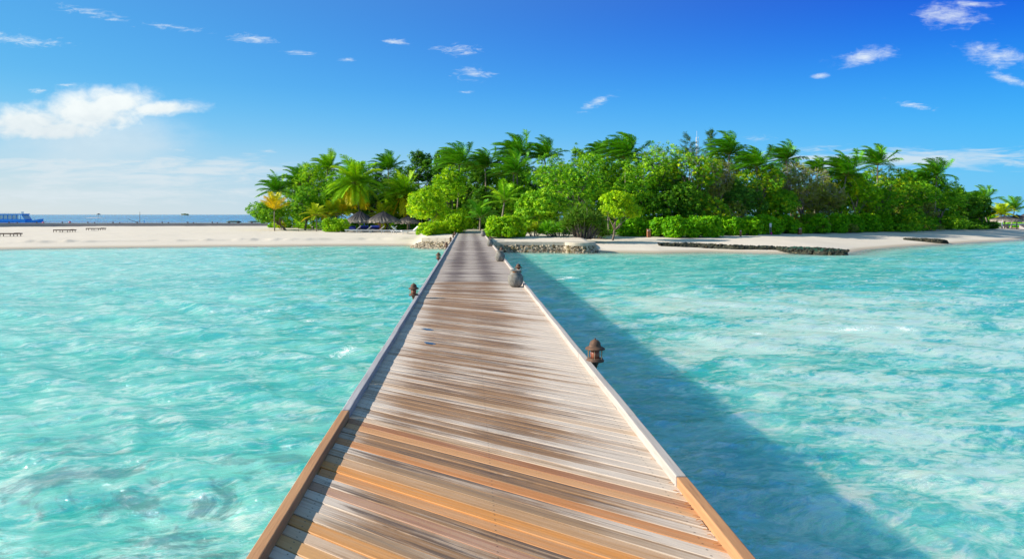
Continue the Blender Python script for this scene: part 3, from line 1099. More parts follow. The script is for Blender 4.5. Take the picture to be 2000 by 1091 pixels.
def broadleaf(px, py, hw, hh, d, pal, label, seed, name='broadleaf_tree', leaf=0.165, group=TREE_GROUP, lobes_n=11, bare=0.0, cat='tree', trunk=True, cover=2.4, trunk_px=None, lean_r=0.09, skirt=True):
    rng = np.random.default_rng(seed)
    d = push(px, d)
    x = XW(px, d)
    zc = E - (py - CY) / F * d
    a, h = hw / F * d, hh / F * d
    gx0 = XW(trunk_px, d) if trunk_px else x
    g = tz(gx0, d)
    root = thing(name, label, cat, (gx0, d, g), 0, group)
    L = blob_lobes(rng, a, a * 0.85, h, lobes_n, zc - g)
    for i in range(len(L)):
        L[i] = (L[i][0] + np.array([x - gx0, 0, 0]), L[i][1])
    gap = zc - g - h
    if skirt and gap > 0.5:
        for k in range(9):
            L.append((np.array([x - gx0 + rng.uniform(-0.75, 0.75) * a, rng.uniform(-0.5, 0.3) * a, gap * rng.uniform(0.25, 0.8)]), np.array([a * 0.42, a * 0.40, max(0.5, gap * 0.5)])))
    crown_mesh('crown', rng, L, pal, root, leaf, cover=cover, floor=0.05)
    if trunk:
        mb = MB()
        rr0 = lean_r * max(0.7, a / 2)
        fork = np.array([(x - gx0) * 0.35 + rng.normal() * 0.1, 0, max(0.5, (zc - g) * 0.32)])
        limb(mb, (0, 0, -0.15), fork, rr0, rr0 * 0.75, rng, 4)
        for k in range(min(6, len(L) - 1)):
            tgt = L[k][0] + np.array([0, 0, L[k][1][2] * 0.3])
            pts = limb(mb, fork, tgt, rr0 * 0.6, rr0 * 0.16, rng, 5, 0.16)
            for j in (2, 3, 4):
                e = np.array(pts[j]) + rng.normal(size=3) * np.array([a, a, h]) * 0.28
                limb(mb, pts[j], e, rr0 * 0.22, rr0 * 0.06, rng, 3, 0.1, 5)
        mb.build('trunk', M['bark'], root, True)
    if bare:
        mb = MB()
        for k in range(int(190 * bare)):
            l = L[rng.integers(min(len(L), 12))]
            dd = unit(rng.normal(size=3) + np.array([0, 0, 0.5]))
            p0 = l[0] + dd * l[1] * 0.4
            p1 = l[0] + dd * l[1] * rng.uniform(0.95, 1.25)
            pts = limb(mb, p0, p1, 0.016, 0.006, rng, 3, 0.15, 4)
            for j in (1, 2):
                limb(mb, pts[j], np.array(pts[j]) + (rng.normal(size=3) + dd) * 0.22, 0.010, 0.004, rng, 2, 0.1, 4)
        mb.build('bare_twigs', M['twig'], root)['kind'] = 'stuff'
    return root


def bush(px, py_base, hw, hpx, pal, label, seed, group, name='bush', leaf=0.125, d=None, cover=2.6, deep=0.8):
    rng = np.random.default_rng(seed)
    loc = hit(px, py_base) if d is None else on_ground(px, d)
    d = loc[1]
    a, h = hw / F * d, hpx / F * d
    loc = on_ground(px, d + a * deep * 0.8)
    sc = loc[1] / d
    a *= sc
    h *= sc
    root = thing(name, label, 'bush', loc, 0, group)
    L = []
    for k in range(10):
        th = rng.uniform(0, 6.28)
        rr_ = rng.uniform(0.25, 0.68)
        hz = h * rng.uniform(0.40, 0.66)
        L.append((np.array([math.cos(th) * rr_ * a, math.sin(th) * rr_ * a * deep, hz]), np.array([a * 0.40, a * 0.40 * deep, h * 0.36]) * rng.uniform(0.85, 1.12)))
    for k in range(9):
        th = rng.uniform(0, 6.28)
        L.append((np.array([math.cos(th) * 0.68 * a, math.sin(th) * 0.68 * a * deep, h * 0.24]), np.array([a * 0.34, a * 0.34 * deep, h * 0.28])))
    crown_mesh('crown', rng, L, pal, root, leaf, cover=cover, width=0.6, floor=0.02)
    mb = MB()
    for k in range(7):
        l = L[k]
        limb(mb, (rng.normal() * 0.05, rng.normal() * 0.05, -0.08), l[0], 0.035, 0.010, rng, 4, 0.12, 6)
    mb.build('stems', M['bark'], root, True)
    return root


def palm_fronds(rng, n, length, wind, pal, spread=(5, 105), stiff=1.0, nl=30, lw=0.05, ll=0.62, tops=None):
    """leaf fans of a coconut palm: curved ribs with drooping leaflets"""
    V, Q, C = [], [], []
    cnt = 0
    for i in range(n):
        az = 2 * math.pi * (i * 0.381966 + rng.uniform(-0.04, 0.04))
        f = (i + 0.5) / n
        pol = R(spread[0] + (spread[1] - spread[0]) * f ** 0.85 + rng.uniform(-8, 8))
        dirv = np.array([math.cos(az) * math.sin(pol), math.sin(az) * math.sin(pol), math.cos(pol)])
        ln = length * rng.uniform(0.85, 1.1) * (0.78 if f < 0.12 else 1.0)
        ns = 12
        p = np.zeros(3)
        pts, dirs = [p.copy()], [dirv.copy()]
        for s in range(ns):
            g = (0.035 + 0.16 * (s / ns)) / stiff
            dirv = unit(dirv + np.array([0, 0, -1.0]) * g + np.array(wind) * (0.06 + 0.17 * s / ns))
            p = p + dirv * ln / ns
            pts.append(p.copy())
            dirs.append(dirv.copy())
        pts, dirs = np.array(pts), np.array(dirs)
        clump = rng.random() * 0.7 + (0.25 if f < 0.35 else 0.0)
        # leaflets
        sv = np.linspace(0.12, 0.995, nl)
        for sd_ in (-1, 1):
            idx = sv * ns
            i0 = np.minimum(idx.astype(int), ns - 1)
            fr_ = (idx - i0)[:, None]
            b = pts[i0] * (1 - fr_) + pts[i0 + 1] * fr_
            dd = dirs[i0]
            sidev = unit(np.cross(dd, np.array([0, 0, 1.0])) + 1e-4)
            upv = np.cross(sidev, dd)
            prof_ = np.sin(np.clip(sv * 0.86 + 0.14, 0, 1) * math.pi) ** 0.6
            L = ll * (0.35 + 0.65 * prof_) * rng.uniform(0.85, 1.12, nl)
            out_ = unit(sd_ * sidev * 0.80 + dd * 0.95 + upv * 0.20 + rng.normal(size=(nl, 3)) * 0.09)
            m_ = b + out_ * L[:, None] * 0.5
            o2 = unit(out_ + np.array([0, 0, -0.62]) + np.array(wind) * 0.7)
            e = m_ + o2 * L[:, None] * 0.5
            wv = dd * lw * 0.5
            V.append(np.stack([b - wv, b + wv, m_ + wv * 1.0, m_ - wv * 1.0, e + wv * 0.2, e - wv * 0.2], 1).reshape(-1, 3))
            k = cnt + np.arange(nl)[:, None] * 6
            Q.append(np.concatenate([k + np.array([[0, 1, 2, 3]]), k + np.array([[3, 2, 4, 5]])], 0))
            C.append(np.repeat(leaf_cols(rng, pal, nl, np.full(nl, clump)), 6, 0))
            cnt += nl * 6
        # rib
        wv = np.cross(dirs, np.array([0, 0, 1.0]))
        wv = unit(wv) * np.linspace(0.045, 0.008, ns + 1)[:, None]
        V.append(np.stack([pts - wv, pts + wv, pts + np.array([0, 0, -0.03])], 1).reshape(-1, 3))
        rb = []
        for s in range(ns):
            k = cnt + s * 3
            for a_, b_ in ((0, 1), (1, 2), (2, 0)):
                rb.append((k + a_, k + b_, k + 3 + b_, k + 3 + a_))
        Q.append(np.array(rb))
        C.append(np.tile(np.array([[0.22, 0.24, 0.04, 1.0]]), ((ns + 1) * 3, 1)))
        cnt += (ns + 1) * 3
    return np.concatenate(V), np.concatenate(Q), np.concatenate(C)


def palm(px, py, rpx, d, pal, label, seed, base=None, wind=None, n=34, name='palm_tree', group='coconut palms of the island', spread=(2, 84), trunk_r=0.10, gold=None, nl=46, stiff=1.45, foot=None):
    """px, py: heart of the crown; rpx: reach of its fronds; base: pixel column of the foot"""
    rng = np.random.default_rng(seed)
    d = hit(base, foot)[1] if foot else push(px, d)
    py += 10
    if wind is None:
        wind = -0.45 if px < 860 else -0.8
    x = XW(px, d)
    z = E - (py - CY) / F * d
    bx = XW(base if base is not None else px + rng.uniform(-10, 14), d)
    g = tz(bx, d)
    L = rpx / F * d * 1.32
    root = thing(name, label, 'palm tree', (bx, d, g), 0, group)
    head = np.array([x - bx, 0, z - g])
    V, Q, C = palm_fronds(rng, n, L, (wind, 0.05, 0.02), pal, spread, stiff, nl, 0.020 * L / 1.6 + 0.02, 0.31 * L)
    cr = np_mesh('crown', V + head, [Q], M['leaf'], root, attrs={'leaf': ('FLOAT_COLOR', C)})
    if gold:
        V, Q, C = palm_fronds(rng, gold, L * 0.85, (wind * 0.4, 0.05, -0.1), 'palmgold', (100, 150), 1.0, nl, 0.028 * L / 1.6 + 0.02, 0.28 * L)
        np_mesh('yellowed_fronds', V + head, [Q], M['leaf'], root, attrs={'leaf': ('FLOAT_COLOR', C)})
    mb = MB()
    pts, rad = [], []
    for i in range(13):
        s = i / 12
        sw = math.sin(s * math.pi) * 0.05 * head[2]
        pts.append((head[0] * (s ** 1.3) + sw * (0.4 if px % 2 else -0.4), 0.02 * math.sin(s * 5), -0.15 + (head[2] + 0.1) * s))
        rad.append(trunk_r * (1.35 - 0.55 * min(1, s * 3) if s < 0.33 else 0.8 - 0.12 * s))
    mb.tube(pts, rad, 9)
    mb.build('trunk', M['palm_bark'], root, True)
    return root


# --- palms: (crown heart x, y, reach, depth, colours, label, foot x, wind ...)
PALMS = [
    (540, 366, 32, 76, 'palm', 'leftmost tall green palm, above the small yellow palm', dict(base=556)),
    (586, 352, 36, 78, 'palm', 'green palm behind the low beach tree, second tall one from the left', dict()),
    (640, 322, 30, 80, 'palmlight', 'light green palm with upright fronds left of the big drooping palm', dict()),
    (693, 348, 48, 64, 'palmlight', 'big drooping palm with yellowed lower fronds and thin dark trunk above the left thatched parasol', dict(base=702, gold=9, n=46, wind=-0.12, trunk_r=0.085, spread=(3, 118))),
    (758, 322, 32, 78, 'palm', 'windswept palm standing above the thatched parasols against the sky', dict()),
    (785, 372, 38, 68, 'palmlight', 'light green palm leaning over the right thatched parasol', dict(base=800, gold=5)),
    (536, 402, 30, 66, 'palmgold', 'small golden yellow palm standing on the open sand', dict(base=536.5, n=12, spread=(4, 62), wind=-0.05, trunk_r=0.075, stiff=2.6, foot=451, name='young_palm')),
    (617, 411, 22, 63, 'palmmix', 'yellow green young palm with pale trunk left of the round beach bush', dict(base=618, foot=451.5, n=18, spread=(4, 95), wind=-0.1, trunk_r=0.07, name='young_palm')),
    (583, 436, 12, 61, 'palmlight', 'tiny thin young palm on the sand between two yellow palms', dict(base=583, foot=452, n=9, spread=(4, 70), wind=-0.05, trunk_r=0.045, name='young_palm')),
    (668, 408, 30, 66, 'palmmix', 'bushy yellow green palm above the round beach bush', dict(base=668, n=20, wind=-0.1, name='young_palm')),
    (643, 412, 24, 68, 'palmmix', 'yellowish young palm half hidden between the pale trunk and the round bush', dict(base=645, n=16, wind=-0.1, name='young_palm')),
    (745, 412, 24, 66, 'palmmix', 'yellowish palm fronds over the right thatched parasol roof', dict(base=764, n=14, wind=-0.2, gold=4, name='young_palm')),
    (820, 385, 30, 60, 'palmlight', 'slim light green palm beside the branching tree by the jetty', dict(base=826, n=12, spread=(2, 60))),
    (897, 312, 40, 68, 'palm', 'tall windswept palm directly above the jetty end, left one of a row against the sky', dict()),
    (948, 318, 36, 70, 'palm', 'windswept palm right of the jetty line, second in the skyline row', dict()),
    (1010, 300, 42, 70, 'palm', 'tallest dense palm of the middle skyline, between two other palms', dict(n=39)),
    (1003, 330, 40, 66, 'palm', 'palm with spreading fronds just below the tallest middle palm', dict(n=28)),
    (1064, 300, 36, 72, 'palm', 'windswept palm right of the tallest middle palm', dict()),
    (985, 385, 36, 58, 'palmlight', 'low bright palm with arching fronds above the trimmed bush by the jetty', dict(base=975, n=14, wind=-0.1)),
    (938, 415, 34, 60, 'palm', 'low palm arching over the shaded path at the jetty end', dict(base=938, n=12, wind=-0.1, spread=(8, 90))),
    (1172, 292, 26, 72, 'palm', 'small dark palm peeking over the big round tree, left of the largest windswept palm', dict()),
    (1222, 300, 48, 62, 'palm', 'largest windswept palm with fronds combed to the left, in the middle right skyline', dict(n=41, wind=-0.95)),
    (1188, 378, 22, 56, 'palmlight', 'low bright palm fronds above the small bright tree on the beach', dict(n=10, base=1190, spread=(10, 75))),
    (1424, 292, 40, 68, 'palm', 'windswept palm right of the needle trees', dict(n=36, wind=-0.9)),
    (1478, 318, 40, 62, 'palm', 'bushy palm with drooping fronds in front of the grey twiggy trees', dict(n=33)),
    (1535, 303, 32, 72, 'palm', 'lone windswept palm standing clear against the sky above the grey trees', dict(wind=-0.95, base=1545)),
    (1597, 326, 26, 76, 'palm', 'small dark palm between grey trees and the open sky to its right', dict()),
    (1652, 334, 42, 66, 'palm', 'large palm with hanging dark fronds right of the grey trees', dict(n=36, gold=2)),
    (1714, 313, 40, 74, 'palm', 'tall ragged windblown palm with visible pale trunk on the right skyline', dict(base=1718, wind=-0.85, n=22)),
    (1776, 350, 26, 82, 'palm', 'small palm left of the pair of windblown palms', dict()),
    (1808, 345, 26, 84, 'palm', 'left palm of the windblown pair on the right skyline', dict(base=1806)),
    (1829, 333, 34, 82, 'palm', 'right palm of the windblown pair, with open hanging fronds', dict(base=1822, wind=-0.8, n=20)),
    (1868, 388, 26, 92, 'palm', 'palm rising above the far end of the hedge', dict()),
    (1918, 386, 28, 96, 'palm', 'last tall green palm before the gap at the end of the island', dict()),
    (1884, 402, 18, 86, 'palmmix', 'short yellow and orange palm over the far hedge', dict(n=15, name='young_palm')),
    (1955, 410, 20, 106, 'palmmix', 'yellow drooping palm beside the far pair of thatched parasols', dict(wind=-0.1, base=1957)),
    (1981, 401, 26, 112, 'palm', 'green palm above the far pair of thatched parasols at the right edge', dict(wind=-0.15, n=18)),
    (1415, 408, 16, 50, 'palmlight', 'small palm sprouting in the dark foliage above the hedge and thin post', dict(n=10, base=1416, name='young_palm')),
    (1640, 405, 22, 60, 'palm', 'young palm with upright fronds above the middle of the hedge', dict(n=11, base=1640, spread=(2, 60), name='young_palm')),
    (1692, 405, 20, 62, 'palmmix', 'young palm with a browned frond above the hedge, right of another young palm', dict(n=10, base=1690, spread=(2, 60), name='young_palm')),
    (1800, 385, 20, 78, 'palmmix', 'yellow green young palm below the windblown pair of palms', dict(n=15, name='young_palm')),
]
for k, (px, py, r, d, pal, lab, kw) in enumerate(PALMS):
    palm(px, py, r, d, pal, lab, 100 + k, **kw)

# --- broadleaf trees
TREES = [
    (532, 418, 50, 30, 70, 'mid', 'low spreading tree at the left tip of the island, over the far pier', dict(leaf=0.145, cover=1.6, trunk_px=560, skirt=False)),
    (597, 402, 44, 44, 68, 'mid', 'dark green beach tree between the golden palm and the pale young palm', dict(leaf=0.145, cover=2.0)),
    (612, 352, 42, 36, 76, 'bright', 'bright green tree among the leftmost tall palms', dict()),
    (657, 385, 38, 46, 74, 'mid', 'green tree left of the big drooping palm', dict()),
    (725, 352, 40, 40, 80, 'dark', 'dark tree between the big drooping palm and the windswept palm', dict()),
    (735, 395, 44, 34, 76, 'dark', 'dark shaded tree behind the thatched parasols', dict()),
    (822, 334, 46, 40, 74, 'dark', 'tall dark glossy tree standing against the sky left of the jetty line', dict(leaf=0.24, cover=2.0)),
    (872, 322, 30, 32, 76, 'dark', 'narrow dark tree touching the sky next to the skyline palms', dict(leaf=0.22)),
    (878, 368, 46, 42, 66, 'bright', 'bright yellow green tree above the jetty end', dict()),
    (838, 405, 52, 40, 57, 'yellow', 'yellow green tree with twisted open branches beside the left end of the jetty wall', dict(leaf=0.16, cover=1.5, trunk_px=850, lean_r=0.07, skirt=False)),
    (772, 405, 34, 38, 72, 'bright', 'bright tree behind the right thatched parasol', dict()),
    (935, 358, 40, 40, 74, 'dark', 'dark tree under the skyline palms at the jetty line', dict()),
    (955, 405, 40, 38, 70, 'dark', 'dark tree closing the view behind the shaded path', dict()),
    (1002, 402, 50, 46, 66, 'mid', 'green tree behind the low bright palm', dict()),
    (1075, 345, 54, 42, 64, 'mid', 'mid green tree right below the skyline palms, left of the biggest tree', dict(leaf=0.15)),
    (1125, 368, 82, 68, 58, 'mid', 'biggest round leafy tree of the middle, above the pale wall', dict(leaf=0.15, lobes_n=18)),
    (1055, 412, 52, 44, 54, 'light', 'light green leafy tree above the strap leaved plants, left of the biggest tree', dict(leaf=0.16)),
    (1168, 328, 42, 32, 66, 'light', 'light green treetop at the skyline left of the largest windswept palm', dict(leaf=0.15)),
    (1275, 338, 58, 48, 62, 'light', 'leafy tree with pale tips right of the largest windswept palm', dict(leaf=0.15, bare=0.3)),
    (1238, 385, 58, 50, 57, 'mid', 'green tree behind the small bright beach tree', dict(leaf=0.15)),
    (1345, 345, 58, 46, 61, 'tips', 'tree with yellow young leaves under the needle trees', dict(leaf=0.15, bare=0.2)),
    (1320, 405, 62, 46, 56, 'dark', 'dark shaded tree above the first stretch of hedge', dict(leaf=0.15)),
    (1402, 362, 44, 42, 60, 'grey', 'grey twiggy half bare tree left of the bluish tree', dict(leaf=0.14, bare=1.0, cover=1.3)),
    (1445, 395, 48, 46, 57, 'blue', 'dark bluish green tree above the sign and hedge', dict(leaf=0.15)),
    (1480, 355, 50, 36, 66, 'tips', 'green tree with yellowing leaves around the bushy palm', dict(leaf=0.15)),
    (1568, 372, 64, 46, 62, 'grey', 'large silvery grey half bare tree below the lone windswept palm', dict(leaf=0.14, bare=1.3, cover=1.4)),
    (1510, 412, 50, 34, 59, 'mid', 'dark green tree between the sign and the large silvery tree', dict(leaf=0.145)),
    (1612, 400, 48, 38, 62, 'grey', 'greyish leafy tree right of the large silvery tree', dict(leaf=0.15, bare=0.6, cover=1.7)),
    (1675, 375, 46, 40, 70, 'bright', 'bright tree behind the large palm with hanging fronds', dict()),
    (1725, 372, 54, 40, 72, 'tips', 'yellow green treetop below the tall ragged palm', dict(leaf=0.15)),
    (1710, 408, 60, 36, 67, 'mid', 'green tree above the middle hedge', dict(leaf=0.15)),
    (1775, 388, 44, 38, 78, 'mid', 'green tree under the small palm at the right', dict()),
    (1785, 416, 50, 26, 74, 'grey', 'low grey green tree behind the hedge at the right', dict(leaf=0.15, bare=0.4)),
    (1838, 392, 40, 34, 84, 'light', 'light green tree under the windblown pair of palms', dict()),
    (1880, 412, 40, 28, 86, 'dark', 'dark tree below the two farthest hedge palms', dict()),
    (1918, 416, 24, 24, 92, 'dark', 'last dark tree at the end of the island', dict()),
    (1212, 405, 51, 33, 50, 'yellow', 'small bright yellow green tree with forked trunk, on sand beside the strap leaved plants', dict(leaf=0.15, trunk_px=1196, cover=1.7, lean_r=0.085, skirt=False, lobes_n=16)),
    (1130, 300, 22, 16, 70, 'mid', 'thin sprigged treetop poking into the sky above the biggest tree', dict(leaf=0.16, cover=0.9, lobes_n=6)),
]
TREES += [
    (1000, 345, 46, 30, 74, 'mid', 'green tree filling the gap below the tallest middle palm', dict()),
    (915, 340, 40, 30, 76, 'mid', 'green tree below the first two skyline palms of the middle', dict()),
    (1215, 335, 44, 34, 68, 'mid', 'green tree right under the largest windswept palm', dict(leaf=0.15)),
    (1420, 325, 50, 30, 70, 'mid', 'green tree right under the windswept palm beside the needle trees', dict(leaf=0.15)),
    (1535, 345, 40, 26, 74, 'mid', 'green tree under the lone windswept palm', dict(leaf=0.15)),
    (1640, 365, 44, 30, 74, 'mid', 'green tree behind the trunk of the large palm with hanging fronds', dict(leaf=0.15)),
    (1768, 372, 40, 26, 84, 'light', 'pale green treetop between the tall ragged palm and the windblown pair', dict(leaf=0.15)),
    (1822, 372, 36, 26, 86, 'mid', 'green treetop right below the windblown pair of palms', dict(leaf=0.15)),
    (1870, 400, 34, 22, 94, 'mid', 'small green treetop under the palm over the far hedge', dict()),
    (640, 350, 44, 30, 84, 'mid', 'green tree under the light palm with upright fronds', dict()),
    (575, 375, 36, 30, 84, 'mid', 'green tree under the leftmost tall palms, behind the golden palm', dict()),
]
for k, (px, py, hw, hh, d, pal, lab, kw) in enumerate(TREES):
    if px > 1230:
        py, hh, hw = py - 5, hh * 1.1, hw * 1.1
    broadleaf(px, py, hw, hh, d, pal, lab, 300 + k, **kw)
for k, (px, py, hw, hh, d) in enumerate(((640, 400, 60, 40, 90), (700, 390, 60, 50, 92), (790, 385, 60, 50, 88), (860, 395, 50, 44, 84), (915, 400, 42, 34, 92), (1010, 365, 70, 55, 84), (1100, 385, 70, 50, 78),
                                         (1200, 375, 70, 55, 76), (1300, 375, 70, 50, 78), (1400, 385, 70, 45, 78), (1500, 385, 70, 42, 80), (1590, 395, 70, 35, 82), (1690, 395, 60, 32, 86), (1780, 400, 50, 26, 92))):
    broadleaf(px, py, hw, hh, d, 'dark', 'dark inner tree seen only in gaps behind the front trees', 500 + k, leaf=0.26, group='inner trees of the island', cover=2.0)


# --- needle trees (feathery) on the skyline
def needle_tree(px, top, bot, hw, d, label, seed):
    rng = np.random.default_rng(seed)
    x = XW(px, d)
    g = tz(x, d)
    zt, zb = E - (top - CY) / F * d - g, E - (bot - CY) / F * d - g
    a = hw / F * d
    root = thing('needle_tree', label, 'tree', (x, d, g), 0, 'feathery needle trees on the skyline')
    mb = MB()
    limb(mb, (0, 0, -0.15), (0.1, 0, zt * 0.97), 0.10, 0.015, rng, 8, 0.01)
    P, A = [], []
    for k in range(46):
        s = rng.uniform(0, 1)
        z = zb + (zt - zb) * s
        th = rng.uniform(0, 6.28)
        ln = a * (1.05 - 0.75 * s) * rng.uniform(0.6, 1.25)
        e = np.array([math.cos(th) * ln, math.sin(th) * ln, z + ln * rng.uniform(0.3, 0.9)])
        pts = limb(mb, (0.1 * s, 0, z), e, 0.022, 0.005, rng, 4, 0.1, 4)
        for j in range(60):
            f = rng.uniform(0.25, 1.0)
            q0 = np.array(pts[0]) * (1 - f) + np.array(pts[-1]) * f + rng.normal(size=3) * 0.09
            P.append(q0)
            A.append(unit(rng.normal(size=3) * 0.7 + (e - np.array(pts[0])) / max(ln, 0.1) + np.array([-0.3, 0, 0.2])))
    P, A = np.array(P), np.array(A)
    n = len(P)
    nrm = unit(np.cross(A, rng.normal(size=(n, 3))))
    V = rhombs(P, nrm, A, rng.uniform(0.22, 0.42, n), np.full(n, 0.028))
    C = np.repeat(leaf_cols(rng, 'needle', n, rng.random(n)), 4, 0)
    np_mesh('crown', V, [np.arange(n * 4).reshape(-1, 4)], M['leaf'], root, attrs={'leaf': ('FLOAT_COLOR', C)})
    mb.build('trunk', M['bark'], root, True)


needle_tree(1346, 264, 330, 26, 76, 'dark feathery needle tree, left and shorter of the two on the skyline', 601)
needle_tree(1386, 254, 330, 22, 76, 'dark feathery needle tree, taller one right of the white mast tip', 602)


# --- strap leaved plants (screw pine) and grasses
def strap_plant(px, py_base, wpx, hpx, label, seed, heads=26, pal='strap', length=0.62, name='screw_pine', cat='plant', d=None):
    rng = np.random.default_rng(seed)
    loc = hit(px, py_base) if d is None else on_ground(px, d)
    d = loc[1]
    a, h = wpx / F * d, hpx / F * d
    loc = on_ground(px, d + a * 0.5)
    root = thing(name, label, cat, loc)
    V, Q, C = [], [], []
    cnt = 0
    mb = MB()
    for k in range(heads):
        th = rng.uniform(0, 6.28)
        rr_ = math.sqrt(rng.uniform(0, 1))
        hx, hy = math.cos(th) * rr_ * a, math.sin(th) * rr_ * a * 0.6
        hz = h * (1 - 0.45 * rr_ ** 2) * rng.uniform(0.4, 1.0) - 0.1
        limb(mb, (hx * 0.4, hy * 0.4, -0.1), (hx, hy, max(hz, 0.05)), 0.035, 0.02, rng, 3, 0.1, 5)
        nl = 60
        for j in range(nl):
            az = rng.uniform(0, 6.28)
            pol = R(rng.uniform(5, 100))
            dv = np.array([math.cos(az) * math.sin(pol), math.sin(az) * math.sin(pol), math.cos(pol)])
            p = np.array([hx, hy, max(hz, 0.08)])
            L = length * rng.uniform(0.7, 1.2)
            side = unit(np.cross(dv, rng.normal(size=3))) * 0.032
            row = []
            for s in range(4):
                wv = side * (1.0 - s / 3.2)
                row += [p - wv, p + wv]
                dv = unit(dv + np.array([-0.05, 0, -0.30 * (s + 0.5) / 2]))
                p = p + dv * L / 3
                p[2] = max(p[2], 0.015)
            V.append(np.array(row))
            for s in range(3):
                b = cnt + s * 2
                Q.append((b, b + 1, b + 3, b + 2))
            C.append(np.repeat(leaf_cols(rng, pal, 1, np.array([rng.random()])), 8, 0))
            cnt += 8
    np_mesh('leaves', np.concatenate(V), [np.array(Q)], M['leaf'], root, attrs={'leaf': ('FLOAT_COLOR', np.concatenate(C))})
    mb.build('stems', M['bark'], root, True)
    return root


strap_plant(1138, 465, 42, 68, 'tall dark strap leaved screw pine between the biggest tree and the small bright tree', 701, 60, length=0.75)
strap_plant(1092, 464, 42, 30, 'low strap leaved clump on the sand behind the pale wall', 702, 34, 'palm', 0.6)
strap_plant(1165, 467, 24, 30, 'low dark strap leaved clump nearest to the round end of the wall', 704, 20, 'strap', 0.55)
strap_plant(1044, 462, 14, 26, 'yellowing grassy plant right beside the trimmed bush', 703, 9, 'palmmix', 0.45, 'grassy_plant')
strap_plant(551, 448, 13, 16, 'small yellow green grassy plant right beside the golden palm', 705, 7, 'palmmix', 0.45, 'grassy_plant')
strap_plant(600, 448, 16, 14, 'small yellow green grassy plant right of the tiny young palm', 706, 7, 'palmlight', 0.4, 'grassy_plant')

# --- bushes
BUSHES = [
    (656, 453.5, 25, 29, 'bright', 'round bright bush on the sand left of the thatched parasols', None),
    (880, 457, 38, 43, 'yellow', 'large bright bush on the left of the jetty end', None),
    (838, 460, 26, 26, 'yellow', 'low bright bush between the branching tree and the large bush, left of the jetty', None),
    (985, 466, 42, 43, 'bright', 'trimmed round bright bush on the right of the jetty end', None),
    (545, 445, 24, 15, 'bright', 'low bush behind the golden palm', None),
    (790, 447, 30, 20, 'hedge', 'green bush behind the third thatched parasol and the last white lounger', 89),
    (722, 447, 46, 18, 'hedge', 'dark green bush behind the white loungers under the parasols', 92),
    (1990, 440, 18, 10, 'dark', 'small dark bush beside the far brown lounger', None),
    (1975, 437, 40, 10, 'hedge', 'low hedge behind the far pair of thatched parasols', 118),
]
for k, (px, pb, hw, hp, pal, lab, d) in enumerate(BUSHES):
    bush(px, pb, hw, hp, pal, lab, 800 + k, 'bushes on the sand', d=d)
HB = [(1234, 462, 26, 34), (1290, 463, 30, 34), (1333, 465.5, 30, 36), (1378, 464, 30, 36), (1418, 460.5, 28, 34), (1455, 460, 26, 32), (1492, 458, 28, 33), (1528, 457, 26, 32), (1548, 456, 18, 18), (1590, 456.5, 26, 33),
      (1624, 455.5, 24, 32), (1655, 454.5, 24, 32), (1688, 453.5, 24, 33), (1718, 452.5, 22, 33), (1748, 451.5, 22, 34), (1777, 450, 20, 34), (1805, 449, 20, 31), (1832, 448, 19, 29), (1858, 446.8, 18, 30), (1882, 445.8, 18, 28), (1906, 445, 17, 26), (1930, 443.5, 15, 22)]
for k, (px, pb, hw, hp) in enumerate(HB):
    lab = {0: 'hedge bush right beside the forked trunk of the small bright tree', 8: 'small low pale bush at the foot of the hedge beside the thick brown post', 21: 'last hedge bush at the far end of the beach'}.get(k, 'dense green bush in the long hedge row along the shaded beach')
    bush(px, pb, hw * 1.2, hp * 1.16, 'bright' if k in (8,) else 'hedge', lab, 850 + k, 'hedge bushes along the beach', 'hedge_bush', leaf=0.135)

# ------------------------------------------------------------------ stone walls at the landing
M['coping'] = mottled('pale_coping_stone', (0.50, 0.435, 0.335), (0.40, 0.34, 0.26), 3.0, 0.9, 0.3, 0.02)
m, t, out = new_mat('coral_rubble')
co = t.node('ShaderNodeTexCoord').outputs['Object']
rc = t.attr('tone', 'Fac')
n = t.noise(co, 7, 6, 0.65)
c = t.mix(t.step(t.m('ADD', t.m('MULTIPLY', rc, 0.7), t.m('MULTIPLY', n, 0.5)), 0.25, 0.85), (0.12, 0.088, 0.052), (0.52, 0.43, 0.31))
c = t.mix(t.m('MULTIPLY', t.step(t.noise(co, 2.5, 3, 0.5), 0.52, 0.65), 0.6), c, (0.22, 0.165, 0.055))
pbr(t, out, c, 0.95, t.bump(n, 0.6, 0.04), 0.2)
M['rubble'] = m


def stone_arrays(rng, n_u=8, n_v=6):
    V = []
    for i in range(1, n_v):
        th = math.pi * i / n_v
        for k in range(n_u):
            a = 2 * math.pi * k / n_u
            V.append((math.sin(th) * math.cos(a), math.sin(th) * math.sin(a), math.cos(th)))
    V.append((0, 0, 1))
    V.append((0, 0, -1))
    V = np.array(V)
    fq, ft = [], []
    for i in range(n_v - 2):
        for k in range(n_u):
            k2 = (k + 1) % n_u
            fq.append((i * n_u + k, (i + 1) * n_u + k, (i + 1) * n_u + k2, i * n_u + k2))
    top, bot = len(V) - 2, len(V) - 1
    for k in range(n_u):
        k2 = (k + 1) % n_u
        ft.append((top, k, k2))
        b = (n_v - 2) * n_u
        ft.append((bot, b + k2, b + k))
    return V, np.array(fq), np.array(ft)


SV, SQ, ST = stone_arrays(None)


